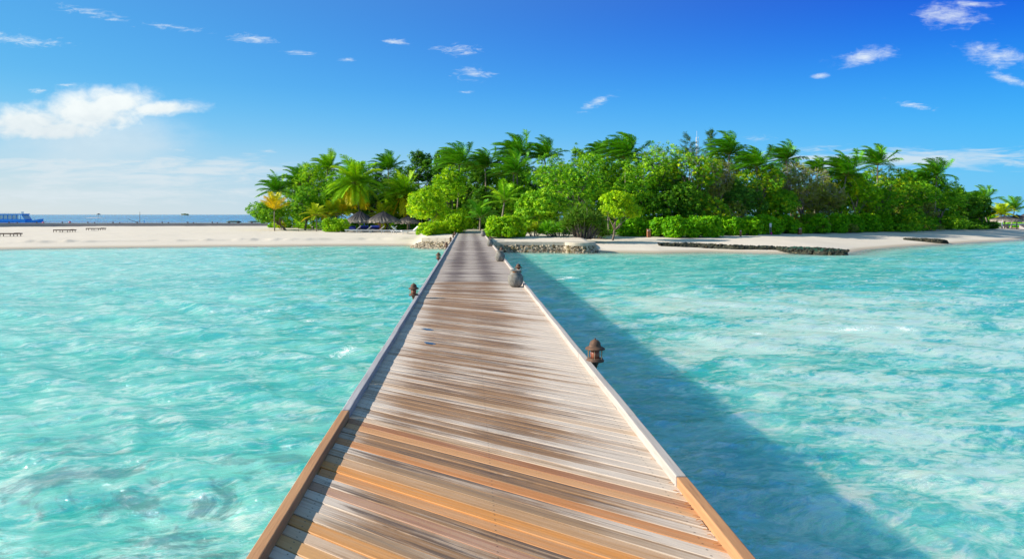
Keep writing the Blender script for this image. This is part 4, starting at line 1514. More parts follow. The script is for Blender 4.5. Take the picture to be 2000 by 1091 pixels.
def rubble(name, rng, centres, size, mat, parent):
    Vs, Qs, Ts, tone = [], [], [], []
    for i, c in enumerate(centres):
        s = size * rng.uniform(0.6, 1.35)
        dv = SV * (1 + rng.normal(size=(len(SV), 1)) * 0.16) * np.array([1.15, 0.8, 0.8]) * s
        a = rng.uniform(0, 6.28)
        Rz = np.array([[math.cos(a), -math.sin(a), 0], [math.sin(a), math.cos(a), 0], [0, 0, 1]])
        b = rng.uniform(0, 6.28)
        Rx = np.array([[1, 0, 0], [0, math.cos(b), -math.sin(b)], [0, math.sin(b), math.cos(b)]])
        Vs.append(dv @ Rz.T @ Rx.T + np.array(c))
        o = i * len(SV)
        Qs.append(SQ + o)
        Ts.append(ST + o)
        tone += [rng.random()] * len(SV)
    return np_mesh(name, np.concatenate(Vs), [np.concatenate(Qs), np.concatenate(Ts)], mat, parent, False, {'tone': ('FLOAT', tone)})


rng = np.random.default_rng(9)
# left wall: battered rubble slope below a pale coping
lw = thing('stone_wall', 'short battered rubble wall with pale coping left of the jetty', 'wall', (0, 0, 0))
Lx0, Lx1, Ly0, Ly1 = -3.55, -1.02, 52.6, 51.2
zc = 0.76
mb = MB()
for i in range(4):
    s0, s1 = i / 4, (i + 1) / 4
    xa, xb = Lx0 + (Lx1 - Lx0) * s0, Lx0 + (Lx1 - Lx0) * s1
    ya, yb = Ly0 + (Ly1 - Ly0) * s0, Ly0 + (Ly1 - Ly0) * s1
    ln = math.hypot(xb - xa, yb - ya)
    mb.box(((xa + xb) / 2, (ya + yb) / 2 + 0.2, zc - 0.17 + 0.01 * (i % 2)), (ln - 0.012, 0.45, 0.34), math.atan2(yb - ya, xb - xa))
mb.build('coping', M['coping'], lw, bevel=0.02)
cs = []
for k in range(620):
    s = rng.uniform(-0.36, 1.0)
    tt = rng.uniform(0, 1)
    x = Lx0 + (Lx1 - Lx0) * s
    y = Ly0 + (Ly1 - Ly0) * s
    top = 0.44 if s > 0 else 0.44 * (1 + s / 0.36)
    z = -0.2 + (top + 0.2) * tt
    cs.append((x, y + 0.05 - 1.5 * (1 - tt) * (0.44 + 0.2) / 0.64 * 0.9, z))
rubble('rubble_slope', rng, cs, 0.11, M['rubble'], lw)
mb = MB()
b0, b1 = Ly0 + 0.1, Ly1 + 0.1
mb.add([(Lx0 - 0.9, b0 + 0.5, -0.4), (Lx0 - 0.9, b0 - 1.2, -0.4), (Lx1, b1 - 1.35, -0.4), (Lx1, b1 + 0.2, -0.4), (Lx0, b0 + 0.1, 0.42), (Lx1, b1 + 0.1, 0.42)],
       [(1, 2, 5, 4), (0, 1, 4), (2, 3, 5), (3, 0, 4, 5)])
mb.build('mortar_core', M['rubble'], lw)
# right wall with a round end
rw = thing('stone_wall', 'long low rubble wall with pale coping right of the jetty, ending in a round drum', 'wall', (0, 0, 0))
Rx0, Rx1, Ry0, Ry1 = 1.36, 6.7, 46.8, 46.0
ang = math.atan2(Ry1 - Ry0, Rx1 - Rx0)
zc = 0.70
mb = MB()
mb.box(((Rx0 + Rx1) / 2, (Ry0 + Ry1) / 2 + 0.25, zc - 0.12), (math.hypot(Rx1 - Rx0, Ry1 - Ry0), 0.85, 0.24), ang)
mb.build('coping', M['coping'], rw, bevel=0.025)
cs = []
for k in range(560):
    s = rng.uniform(0, 1)
    tt = rng.uniform(0, 1)
    cs.append((Rx0 + (Rx1 - Rx0) * s, Ry0 + (Ry1 - Ry0) * s - 0.10 - 0.12 * (1 - tt), -0.12 + 0.58 * tt))
rubble('rubble_face', rng, cs, 0.10, M['rubble'], rw)
MB().box(((Rx0 + Rx1) / 2, (Ry0 + Ry1) / 2 + 0.22, 0.0), (math.hypot(Rx1 - Rx0, Ry1 - Ry0), 0.6, 0.92), ang).build('mortar_core', M['rubble'], rw)
ex, ey = 7.55, 46.0
mb = MB().lathe([(1.0, 0.46), (1.06, 0.48), (1.07, 0.66), (1.03, 0.70), (0.2, 0.705)], 40, (ex, ey, 0))
mb.build('drum_coping', M['coping'], rw)
cs = []
for k in range(520):
    th = rng.uniform(0, 6.28)
    tt = rng.uniform(0, 1)
    r = 1.24 - 0.24 * tt
    cs.append((ex + math.cos(th) * r, ey + math.sin(th) * r, -0.12 + 0.56 * tt))
rubble('drum_rubble', rng, cs, 0.09, M['rubble'], rw)
MB().lathe([(1.22, -0.4), (0.98, 0.47)], 32, (ex, ey, 0)).build('drum_core', M['rubble'], rw)

# ------------------------------------------------------------------ groynes on the right beach
m, t, out = new_mat('weedy_rock')
co = t.node('ShaderNodeTexCoord').outputs['Object']
n = t.noise(co, 5, 7, 0.7)
n2 = t.noise(co, 0.9, 3, 0.5)
nz = t.sep(t.node('ShaderNodeNewGeometry').outputs['Normal'])[2]
c = t.mix(t.step(n, 0.42, 0.62), (0.008, 0.014, 0.010), (0.04, 0.04, 0.02))
c = t.mix(t.m('MULTIPLY', t.step(t.noise(co, 9, 4, 0.6), 0.60, 0.68), t.step(n2, 0.4, 0.6)), c, (0.36, 0.27, 0.15))
c = t.mix(t.m('MULTIPLY', t.m('MULTIPLY', t.step(nz, 0.75, 0.95), t.attr('weed', 'Fac')), 0.85), c, (0.008, 0.075, 0.045))
pbr(t, out, c, 0.7, t.bump(n, 0.8, 0.06), 0.3)
M['weedy'] = m


def groyne(name, label, pts, seed):
    """pts: (x, y, half width, top height, weed)"""
    rng = np.random.default_rng(seed)
    P = np.array(pts)
    s = np.linspace(0, 1, 150)
    tpar = np.linspace(0, 1, len(P))
    I = np.stack([np.interp(s, tpar, P[:, k]) for k in range(P.shape[1])], 1)
    na_ = 15
    V, W = [], []
    ax_, bx_ = np.meshgrid(np.arange(len(s)) * 0.45, np.arange(na_) * 0.5, indexing='ij')
    lumpA = fbm(ax_, bx_, seed, 3)
    for i in range(len(s)):
        dv = I[min(i + 1, len(s) - 1), :2] - I[max(i - 1, 0), :2]
        dv = dv / np.linalg.norm(dv)
        nv = np.array([-dv[1], dv[0]])
        end = min(1.0, min(i, len(s) - 1 - i) / 4 + 0.25)
        for j in range(na_):
            th = math.pi * j / (na_ - 1)
            cx_ = -math.cos(th)
            cz_ = math.sin(th) ** 0.45
            jit = 1 + rng.normal() * 0.06 + 0.5 * (lumpA[i, j] - 0.45)
            p = I[i, :2] + nv * cx_ * I[i, 2] * jit * end
            z = -0.35 + (I[i, 3] * end + 0.35) * cz_ + (rng.normal() * 0.015 + 0.22 * (lumpA[i, j] - 0.45)) * cz_
            V.append((p[0], p[1], z))
            W.append(I[i, 4])
    Q = []
    for i in range(len(s) - 1):
        for j in range(na_ - 1):
            a = i * na_ + j
            Q.append((a, a + na_, a + na_ + 1, a + 1))
    caps = [tuple(range(na_)), tuple((len(s) - 1) * na_ + k for k in reversed(range(na_)))]
    o = np_mesh(name, V, [np.array(Q), np.array(caps)], M['weedy'], None, True, {'weed': ('FLOAT', W)})
    cs = []
    for k in range(420):
        i = rng.integers(len(s))
        th = rng.uniform(0.05, 0.62) * math.pi
        dv = I[min(i + 1, len(s) - 1), :2] - I[max(i - 1, 0), :2]
        dv = dv / np.linalg.norm(dv)
        p = I[i, :2] + np.array([-dv[1], dv[0]]) * (-math.cos(th)) * I[i, 2] * 1.0
        cs.append((p[0], p[1], -0.35 + (I[i, 3] + 0.33) * math.sin(th) ** 0.45))
    rubble('stones', rng, cs, 0.065, M['weedy'], o)['kind'] = 'stuff'
    return tag(o, label, 'groyne')


def gp(px, ptop, pbase, hw, weed):
    ptop -= 1.8
    if pbase < 490:
        d = hit(px, pbase)[1]
    else:
        d = WD(pbase, 0.02)
    return (XW(px, d + hw), d + hw, hw, E - (ptop - CY) / F * (d + hw * 0.6), weed)


groyne('rock_groyne', 'long low dark groyne with green weed running from the sand into the shallows', [gp(1286, 476, 480.5, 0.2, 0), gp(1360, 477, 483.5, 0.25, 0), gp(1440, 480.5, 488, 0.3, 0.1), gp(1520, 483.5, 491.5, 0.36, 0.3), gp(1560, 485, 495, 0.7, 1), gp(1610, 486.5, 497.5, 0.75, 1), gp(1657, 490, 498.5, 0.5, 0.6)], 31)
groyne('rock_groyne', 'short dark rock ridge half buried in the shaded sand farther along the beach', [gp(1766, 467, 468.5, 0.15, 0), gp(1800, 467.5, 472, 0.3, 0), gp(1830, 469, 475, 0.45, 0), gp(1846, 471, 475.5, 0.35, 0)], 32)

# ------------------------------------------------------------------ path at the end of the jetty
mb = MB()
for k in range(7):
    y = 60.1 + k * 1.35
    mb.box((0.15, y, max(tz(0.15, y) + 0.02, DZ - 0.03) + 0.012 * k), (2.3, 1.25, 0.16))
o = mb.build('path', M['coping'], None, bevel=0.02)
tag(o, kind='structure')

# ------------------------------------------------------------------ thatched parasols and loungers
m, t, out = new_mat('thatch')
co = t.node('ShaderNodeTexCoord').outputs['Object']
ox, oy, oz = t.sep(co)
angc = t.m('ARCTAN2', oy, ox)
g = t.noise(t.comb(t.m('MULTIPLY', angc, 16), t.m('MULTIPLY', oz, 2.0), 0.0), 1.0, 6, 0.7)
g2 = t.noise(co, 2.0, 4, 0.6)
fr_a = t.attr('fringe', 'Fac')
c = t.mix(t.step(g, 0.35, 0.7), (0.022, 0.022, 0.026), (0.065, 0.06, 0.062))
c2 = t.mix(t.step(g, 0.35, 0.7), (0.17, 0.145, 0.115), (0.36, 0.31, 0.25))
c = t.mix(t.m('ADD', fr_a, t.m('MULTIPLY', t.m('SUBTRACT', g2, 0.5), 0.4), None, True), c, c2)
pbr(t, out, c, 0.95, t.bump(g, 0.8, 0.04), 0.15)
M['thatch'] = m
M['pole'] = mottled('pale_pole', (0.42, 0.37, 0.31), (0.30, 0.25, 0.20), 8, 0.85, 0.3, 0.01, (1, 1, 0.3))


def thatch_roof(name, r, zt, ze, parent, seed, fringe=0.26):
    """conical layered thatch with a ragged hanging fringe"""
    rng = np.random.default_rng(seed)
    n = 64
    prof = [(0.03, zt + 0.18, 0), (0.05, zt + 0.02, 0), (0.16 * r, zt - 0.10, 0), (0.40 * r, zt - 0.36 * (zt - ze), 0), (0.68 * r, zt - 0.66 * (zt - ze), 0.1), (0.92 * r, ze + 0.05, 0.5), (1.0 * r, ze - 0.05, 0.9), (1.03 * r, ze - fringe, 1.0), (0.96 * r, ze - fringe * 0.6, 1.0), (0.55 * r, ze + 0.12, 0.6), (0.05, zt - 0.2, 0.3)]
    V, Fv = [], []
    for i, (rad, z, f) in enumerate(prof):
        for k in range(n):
            a = 2 * math.pi * k / n
            jr = 1 + rng.normal() * (0.025 if 1 < i < 9 else 0)
            jz = rng.normal() * 0.015 + (rng.uniform(-0.5, 0.35) * fringe if i == 7 else 0)
            V.append((rad * jr * math.cos(a), rad * jr * math.sin(a), z + jz))
            Fv.append(f)
    Q = []
    for i in range(len(prof) - 1):
        for k in range(n):
            k2 = (k + 1) % n
            Q.append((i * n + k, i * n + k2, (i + 1) * n + k2, (i + 1) * n + k))
    caps = [tuple(reversed(range(n)))]
    return np_mesh(name, V, [np.array(Q), np.array(caps)], M['thatch'], parent, False, {'fringe': ('FLOAT', Fv)})


def parasol(px, base_py, peak_py, eave_py, wpx, label, seed, d=None, group='thatched beach parasols'):
    loc = hit(px, base_py) if d is None else on_ground(px, d)
    d = loc[1]
    k = d / F
    top = E - (peak_py - CY) * k - loc[2]
    eav = E - (eave_py - CY) * k - loc[2]
    r = wpx / 2 * k * 1.15
    root = thing('thatched_parasol', label, 'parasol', loc, 0, group)
    thatch_roof('thatch_roof', r, top, eav + 0.12, root, seed)
    MB().tube([(0, 0, -0.2), (0.01, 0, top - 0.1)], [0.075, 0.06], 10).build('post', M['pole'], root, True)
    mb = MB()
    for j in range(6):
        a = j * math.pi / 3 + 0.2
        mb.tube([(0.05 * math.cos(a), 0.05 * math.sin(a), eav - 0.25), (0.75 * r * math.cos(a), 0.75 * r * math.sin(a), eav + 0.18)], 0.02, 6)
    mb.build('brace', M['pole'], root)
    return root


parasol(703, 452, 412.5, 433, 54, 'thatched beach parasol beside the round bush, leftmost of three', 41)
parasol(748.5, 452, 413.5, 432.5, 60, 'thatched beach parasol in the middle, over the blue mattresses', 42)
parasol(796, 449.5, 422, 434, 42, 'pale thatched parasol half hidden by the yellow green branching tree', 43)
parasol(1962, 436, 421, 430.5, 42, 'far thatched parasol at the right edge, left of a close pair', 44, 104)
parasol(1986, 436, 419.5, 430.5, 42, 'far thatched parasol at the right edge, right of a close pair', 45, 106)

M['white_sling'] = mottled('white_sling', (0.72, 0.71, 0.70), (0.62, 0.61, 0.60), 10, 0.7, 0.1, 0.005)
M['blue_cloth'] = mottled('blue_mattress', (0.03, 0.06, 0.42), (0.06, 0.10, 0.50), 6, 0.8, 0.2, 0.01)
M['dark_wood'] = mottled('dark_brown_wood', (0.13, 0.085, 0.06), (0.20, 0.14, 0.10), 6, 0.8, 0.3, 0.01, (0.4, 3, 3))


def make_lounger(label, loc, rz):
    Lr = thing('sun_lounger', label, 'sun lounger', loc, rz, 'white loungers under the parasols')
    mb = MB()
    for s in (-1, 1):
        mb.box((0, s * 0.32, 0.26), (1.9, 0.05, 0.06))
    for x in (-0.92, 0.93):
        mb.box((x, 0, 0.26), (0.05, 0.64, 0.055))
    mb.build('frame', M['white_sling'], Lr)
    MB().box((-0.33, 0, 0.30), (1.22, 0.60, 0.045)).build('seat', M['white_sling'], Lr, bevel=0.01)
    MB().box((0.58, 0, 0.52), (0.74, 0.60, 0.05), 0, -R(42)).build('backrest', M['white_sling'], Lr, bevel=0.01)
    for x in (-0.8, 0.8):
        for s in (-1, 1):
            MB().box((x, s * 0.30, 0.11), (0.06, 0.05, 0.26)).build('leg', M['white_sling'], Lr)
    return Lr


proto = None
for px, py, lab, rz in ((690, 454, 'white lounger half hidden by the round bush', 0.1), (711, 454.5, 'white lounger under the leftmost thatched parasol, backrest raised toward the right', 0.05), (736, 454.5, 'white lounger between the first two thatched parasols, right of the blue mattress', 0.0),
                        (760, 455, 'white lounger right of the middle parasol post', 0.05), (781, 456, 'white lounger with backrest raised toward the left, last of the row', math.pi - 0.2), (801, 456, 'flat looking white lounger end beside the branching tree', 0.3)):
    loc = hit(px, py)
    if proto is None:
        proto = make_lounger(lab, loc, rz)
    else:
        c = copy_tree(proto)
        c.location = loc
        c.rotation_euler = (0, 0, rz)
        c['label'] = lab
for px, py, lab in ((683, 452.5, 'small patch of blue mattress beside the round bush'), (708, 451.5, 'blue beach mattress behind the lounger under the leftmost thatched parasol'), (730, 451.5, 'blue beach mattress behind the loungers under the middle thatched parasol')):
    loc = hit(px, py)
    o = MB().box((0, 0, 0.36), (1.15, 0.6, 0.26)).box((0, 0.34, 0.5), (1.1, 0.14, 0.34), 0, 0, -0.2).build('beach_mattress', M['blue_cloth'], None, bevel=0.05)
    o.location = (loc[0], loc[1] + 0.8, loc[2])
    tag(o, lab, 'mattress', 'blue mattresses under the parasols')
# board, urn, folded blue parasol
loc = hit(739, 451)
cb = thing('wooden_cabinet', 'tall orange brown wooden cabinet behind the middle parasol post', 'cabinet', (loc[0], loc[1] + 1.2, loc[2]))
MB().box((0, 0, 0.55), (0.32, 0.3, 1.1)).build('body', M['new_wood'], cb, bevel=0.01)
MB().box((0, -0.16, 0.55), (0.26, 0.02, 0.98)).build('door', M['new_wood'], cb)
loc = hit(755, 452)
o = MB().lathe([(0.10, 0), (0.17, 0.15), (0.19, 0.34), (0.14, 0.52), (0.11, 0.58), (0.14, 0.62), (0.10, 0.63)], 20).build('water_urn', M['clay'], None, True)
o.location = (loc[0], loc[1] + 0.6, loc[2])
tag(o, 'grey urn standing beside the middle parasol post', 'urn')
loc = hit(706, 451)
fp = thing('folded_parasol', 'folded blue cloth parasol leaning beside the leftmost parasol post', 'parasol', (loc[0] + 0.2, loc[1] + 0.5, loc[2]))
MB().tube([(0, 0, 0), (0.12, 0, 1.15)], 0.02, 6).build('pole', M['pole'], fp)
MB().tube([(0.035, 0, 0.35), (0.07, 0, 0.7), (0.115, 0, 1.1)], [0.07, 0.05, 0.02], 8).build('cover', M['blue_cloth'], fp)

# beach hut behind the parasols
M['white_wall'] = mottled('white_plaster', (0.70, 0.70, 0.70), (0.60, 0.60, 0.60), 3, 0.85, 0.1, 0.01)
M['tin'] = mottled('weathered_roof', (0.20, 0.18, 0.16), (0.36, 0.33, 0.30), 5, 0.8, 0.4, 0.03, (1, 4, 1))
hx, hy, hz = on_ground(734, 99)
hut = thing('beach_hut', 'white walled hut with a grey roof behind the two front thatched parasols', 'hut', (hx, hy, hz))
MB().box((0, 0, 0.72), (2.2, 1.8, 1.6)).build('wall', M['white_wall'], hut)
mb = MB()
mb.add([(-1.4, -1.25, 1.5), (1.4, -1.25, 1.5), (1.4, 1.25, 1.5), (-1.4, 1.25, 1.5), (-0.7, 0, 2.25), (0.7, 0, 2.25)], [(0, 1, 5, 4), (1, 2, 5), (2, 3, 4, 5), (3, 0, 4), (3, 2, 1, 0)])
mb.build('roof', M['tin'], hut)
MB().box((-0.55, -0.91, 0.6), (0.45, 0.04, 1.15)).build('door', M['dark_wood'], hut)

# far thatched house at the right edge
hx, hy, hz = on_ground(2030, 125)
fh = thing('thatched_house', 'grey thatched house roof at the right edge behind the palms', 'house', (hx, hy, hz))
MB().box((0, 0, 0.9), (6.4, 5.0, 2.0)).build('wall', M['dark_wood'], fh)
thatch_roof('roof', 4.6, 4.3, 1.75, fh, 55, 0.3)

# brown lounger and folded white parasol at the far right
bl = thing('sun_lounger', 'dark brown lounger at the far right beside the small dark bush', 'sun lounger', hit(1992, 444.5))
MB().box((0, 0, 0.3), (2.2, 0.7, 0.08)).build('top', M['dark_wood'], bl)
MB().box((0.75, 0, 0.45), (0.8, 0.68, 0.06), 0, -R(25)).build('backrest', M['dark_wood'], bl)
for x in (-0.9, 0.9):
    MB().box((x, 0, 0.12), (0.08, 0.6, 0.28)).build('leg', M['dark_wood'], bl)
wx, wy, wz_ = on_ground(1957, 100)
wp = thing('closed_parasol', 'slim closed white parasol standing at the far end of the hedge', 'parasol', (wx, wy, wz_))
MB().tube([(0, 0, -0.1), (0, 0, 0.5)], 0.03, 8).build('pole', M['pole'], wp)
MB().tube([(0, 0, 0.3), (0.0, 0, 0.75), (0.03, 0, 1.35)], [0.11, 0.085, 0.02], 10).build('cover', M['white_sling'], wp, True)

# low walkway on blocks along the far right beach
p0, p1 = hit(1846, 447.0), hit(2060, 452.5)
wk = thing('walkway', 'low grey plank walkway on short blocks over the far shaded sand', 'walkway', (p0[0], p0[1], 0))
dv = Vector((p1[0] - p0[0], p1[1] - p0[1], 0))
ln, an = dv.length, math.atan2(dv.y, dv.x)
zt = max(p0[2], p1[2]) + 0.22
MB().box((dv.x / 2, dv.y / 2, zt), (ln, 0.9, 0.16), an).build('deck', M['grey_wood'], wk)
for k in range(6):
    s = 0.12 + k * 0.165
    x, y = dv.x * s, dv.y * s
    g = tz(p0[0] + x, p0[1] + y)
    MB().box((x, y, (g - 0.1 + zt - 0.08) / 2), (0.42, 0.8, zt - 0.08 - g + 0.1), an).build('block', M['grey_wood'], wk)
for s in (0.02, 0.14, 0.40):
    MB().tube([(dv.x * s, dv.y * s, zt), (dv.x * s, dv.y * s, zt + 0.32)], 0.05, 8).build('post', M['dark_wood'], wk)

# ------------------------------------------------------------------ posts and sign along the hedge
M['post_wood'] = mottled('red_brown_wood', (0.34, 0.14, 0.06), (0.24, 0.10, 0.05), 8, 0.75, 0.3, 0.01, (3, 3, 0.5))


def light_post(px, py, wpx, hpx, label):
    loc = hit(px, py)
    k = loc[1] / F
    h, wd = hpx * k, wpx * k
    root = thing('light_post', label, 'post', (loc[0], loc[1] - 0.1, loc[2]), 0, 'brown wooden light posts along the hedge')
    MB().box((0, 0, h * 0.40 - 0.1), (wd, wd, h * 0.8 + 0.2)).build('body', M['post_wood'], root, bevel=0.012)
    MB().box((0, 0, h * 0.85), (wd * 0.7, wd * 0.7, h * 0.1)).build('lamp', M['white_sling'], root)
    MB().box((0, 0, h * 0.95), (wd * 1.12, wd * 1.12, h * 0.1)).build('cap', M['post_wood'], root, bevel=0.008)


light_post(1266.5, 463.5, 6.5, 16, 'thick brown wooden light post at the near end of the hedge')
light_post(1445.5, 461.5, 3.2, 12, 'thin brown wooden light post between the near end of the hedge and the sign')
light_post(1561, 458, 5.8, 13.5, 'thick brown wooden light post in the middle of the hedge, right of the sign')
light_post(1659.5, 454.5, 3.2, 12, 'thin brown wooden light post farther along the hedge')
light_post(1837, 447.5, 3.0, 7, 'small pale post at the start of the low walkway')
loc = hit(1504, 458.5)
k = loc[1] / F
sg = thing('sign', 'small white sign board on two thin legs in front of the hedge', 'sign', (loc[0], loc[1] - 0.1, loc[2]))
MB().box((0, 0, 19 * k), (4.2 * k, 0.03, 7.5 * k)).build('board', M['white_sling'], sg)
for s in (-1, 1):
    MB().box((s * 1.2 * k, 0.02, 8 * k - 0.05), (0.03, 0.03, 16 * k + 0.1)).build('leg', M['grey_wood'], sg)
M['pink'] = mottled('pink_float', (0.62, 0.03, 0.20), (0.52, 0.02, 0.16), 6, 0.5, 0.1, 0.01)
o = MB().lathe([(0.05, 0), (1.6 * k, 0.06), (1.8 * k, 2.0 * k), (1.3 * k, 4.5 * k), (0.5 * k, 5.5 * k), (0.4 * k, 6 * k)], 14).build('float', M['pink'], None, True)
o.location = (loc[0], loc[1] - 0.25, loc[2])
tag(o, 'bright pink float standing at the foot of the white sign', 'float')

# mast tip above the trees
mx_, my_, mz_ = on_ground(1361, 96)
rm = thing('radio_mast', 'thin white lattice mast tip showing above the trees between the needle trees', 'mast', (mx_, my_, mz_))
top = E + (CY - 268) / F * 96 - mz_
mb = MB()
for sx, sy in ((-1, -1), (1, -1), (0, 1)):
    mb.tube([(sx * 0.2, sy * 0.2, -0.2), (sx * 0.16, sy * 0.16, top)], 0.03, 5)
for j in range(int(top / 0.5)):
    mb.tube([(-0.18, -0.18, j * 0.5), (0.18, -0.18, j * 0.5 + 0.5)], 0.018, 4)
    mb.tube([(0.18, -0.18, j * 0.5), (0, 0.18, j * 0.5 + 0.5)], 0.018, 4)
mb.build('lattice', M['white_sling'], rm)
MB().tube([(0, 0, top - 0.2), (0, 0, top + 0.9)], 0.02, 5).build('antenna', M['white_sling'], rm)

# ------------------------------------------------------------------ left: far pier, loungers, boats, sea marks
PD = 118.0
pr = thing('pier', 'long low grey plank pier crossing the sea side of the left beach', 'pier', (0, PD, 0))
ptop, pbot = E - 16.3 / F * PD, E - 25.5 / F * PD
M['pier_wood'] = wood('pier_wood', (0.33, 0.31, 0.30), (0.24, 0.225, 0.22), (0.14, 0.13, 0.12), (0.5, 6, 9))
x0, x1 = XW(-420, PD), XW(524, PD)
MB().box(((x0 + x1) / 2, 0.9, ptop - 0.05), (x1 - x0, 2.0, 0.10)).build('deck', M['grey_wood'], pr)
n = 18
for k in range(n):
    a, b = x0 + (x1 - x0) * k / n, x0 + (x1 - x0) * (k + 1) / n
    MB().box(((a + b) / 2, -0.14, (ptop - 0.1 + pbot) / 2 + random.uniform(-0.02, 0.02)), (b - a - 0.02, 0.07, ptop - 0.1 - pbot)).build('side_board', M['pier_wood'], pr)
for px in list(range(-395, 110, 26)):
    x = XW(px, PD)
    MB().tube([(x, 0.25, -1.2), (x, 0.25, pbot + 0.1)], 0.16, 8).build('pile', M['pile_wood'], pr)
for px in (18, 34, 72, 122, 172, 185, 221, 234, 268, 317, 329, 367, 378, 415, 425, 464):
    x = XW(px, PD)
    h = 0.20 if px in (18, 72, 122, 172, 221, 268, 317, 367, 415, 464) else 0.13
    MB().box((x, -0.03, ptop + h / 2 - 0.002), (0.16, 0.16, h)).build('bollard', M['dark_wood'], pr)
MB().box((XW(52, PD), -0.5, pbot - 0.14), (XW(112, PD) - XW(-8, PD), 0.5, 0.2)).build('landing_step', M['pier_wood'], pr)


def plank_bed(px, py, wpx, label):
    loc = hit(px, py)
    k = loc[1] / F
    Lg = wpx * k
    o = thing('wooden_lounger', label, 'sun lounger', (loc[0], loc[1], loc[2]), 0.03, 'wooden loungers on the open sand')
    MB().box((-0.05, 0, 0.25), (Lg * 0.9, 0.62, 0.11)).build('bed', M['dark_wood'], o, bevel=0.015)
    MB().box((Lg * 0.42, 0, 0.27), (Lg * 0.16, 0.62, 0.10), 0, R(6)).build('headrest', M['dark_wood'], o)
    for sx in (-0.45, -0.15, 0.2, 0.44):
        for sy in (-1, 1):
            MB().box((Lg * sx, sy * 0.26, 0.07), (0.05, 0.05, 0.28)).build('leg', M['dark_wood'], o)


plank_bed(12, 461.5, 56, 'brown wooden lounger on the sand cut by the left edge, nearest of three')
plank_bed(126, 453.5, 41, 'brown wooden lounger on the sand, middle one of three')
plank_bed(187, 450, 36, 'brown wooden lounger on the sand, farthest of three')

# blue boat beyond the pier
M['boat_blue'] = mottled('boat_blue_paint', (0.035, 0.27, 0.74), (0.05, 0.31, 0.78), 1.5, 0.45, 0.05, 0.01)
M['boat_white'] = mottled('boat_white_paint', (0.72, 0.73, 0.74), (0.62, 0.63, 0.64), 2, 0.5, 0.05, 0.01)
m, t, out = new_mat('boat_glass')
pbr(t, out, (0.40, 0.47, 0.52), 0.15, None, 0.5)
M['boat_glass'] = m
BD = 205.0
kb = BD / F
bx = XW(85, BD)                      # tip of the prow
boat = thing('passenger_boat', 'blue wooden passenger boat with white roof moored beyond the pier', 'boat', (bx, BD, 0))
LB = 22.0


def bz(py):
    return E - (py - CY) * kb


sec = []
for s in np.linspace(0, 1, 22):      # 0 prow, 1 stern
    half = 1.9 * min(1.0, (s * 3.2) ** 0.55) if s > 0 else 0.03
    prow = max(0.0, 1 - s / 0.30)
    sheer = bz(433) + (bz(427) - bz(433)) * prow ** 1.3
    sec.append((-s * LB, half, sheer))
V, Q = [], []
for (x, hw, sh) in sec:
    for (yy, zz) in ((-hw, sh), (-hw * 0.92, 0.35), (-hw * 0.5, -0.5), (hw * 0.5, -0.5), (hw * 0.92, 0.35), (hw, sh)):
        V.append((x - max(0, 0.6 - zz) * (0.6 if x > -1 else 0), yy, zz))
for i in range(len(sec) - 1):
    for j in range(6):
        a, b = i * 6 + j, i * 6 + (j + 1) % 6
        Q.append((a, b, b + 6, a + 6))
np_mesh('hull', V, [np.array(Q), np.array([tuple(range(6)), tuple((len(sec) - 1) * 6 + k for k in range(6))])], M['boat_blue'], boat)
cab1, cab0 = XW(56, BD) - bx, -LB + 1
zr, zs_ = bz(418), bz(429)
MB().box(((cab0 + cab1) / 2, 0, (bz(435) + zs_) / 2 + 0.1), (cab1 - cab0, 3.3, zs_ - bz(435) + 0.2)).build('cabin', M['boat_blue'], boat)
MB().box(((cab0 + cab1) / 2 - 0.5, 0, zr + 0.08), (cab1 - cab0 - 0.5, 3.6, 0.16)).build('roof', M['boat_white'], boat)
MB().box(((cab0 + cab1) / 2 - 0.5, 0, zr - 0.12), (cab1 - cab0 - 0.7, 3.5, 0.24)).build('roof_trim', M['boat_blue'], boat)
xx = cab1 - 1.4
while xx > cab0:
    MB().box((xx, -1.6, (zr + zs_) / 2), (0.13, 0.12, zr - zs_)).build('pillar', M['boat_blue'], boat)
    xx -= 1.3
MB().box(((cab0 + cab1) / 2 - 0.8, -1.5, (zr + zs_) / 2), (cab1 - cab0 - 2.6, 0.05, zr - zs_ - 0.25)).build('window', M['boat_glass'], boat)
for s in (-1, 1):
    MB().tube([(cab1 - 0.1, s * 1.5, zs_), (cab1 - 1.3, s * 1.5, zr)], 0.10, 6).build('windscreen_post', M['boat_blue'], boat)
MB().box((cab1 - 0.72, 0, (zr + zs_) / 2), (0.05, 2.7, zr - zs_), 0, -R(36)).build('windscreen', M['boat_glass'], boat)
mb = MB()
for xx in np.arange(cab0, cab1 - 1.2, 0.55):
    mb.tube([(xx, -1.7, zr + 0.16), (xx, -1.7, zr + 0.5)], 0.025, 5)
mb.tube([(cab0, -1.7, zr + 0.5), (cab1 - 1.3, -1.7, zr + 0.5)], 0.03, 5)
mb.build('railing', M['boat_white'], boat)
MB().box((cab1 - 1.9, 0, zr + 0.45), (0.5, 0.5, 0.6)).build('locker', M['boat_white'], boat)
MB().tube([(-0.4, 0, bz(428)), (0.9, 0, bz(435.5))], 0.03, 5).build('mooring_line', M['dark_wood'], boat)

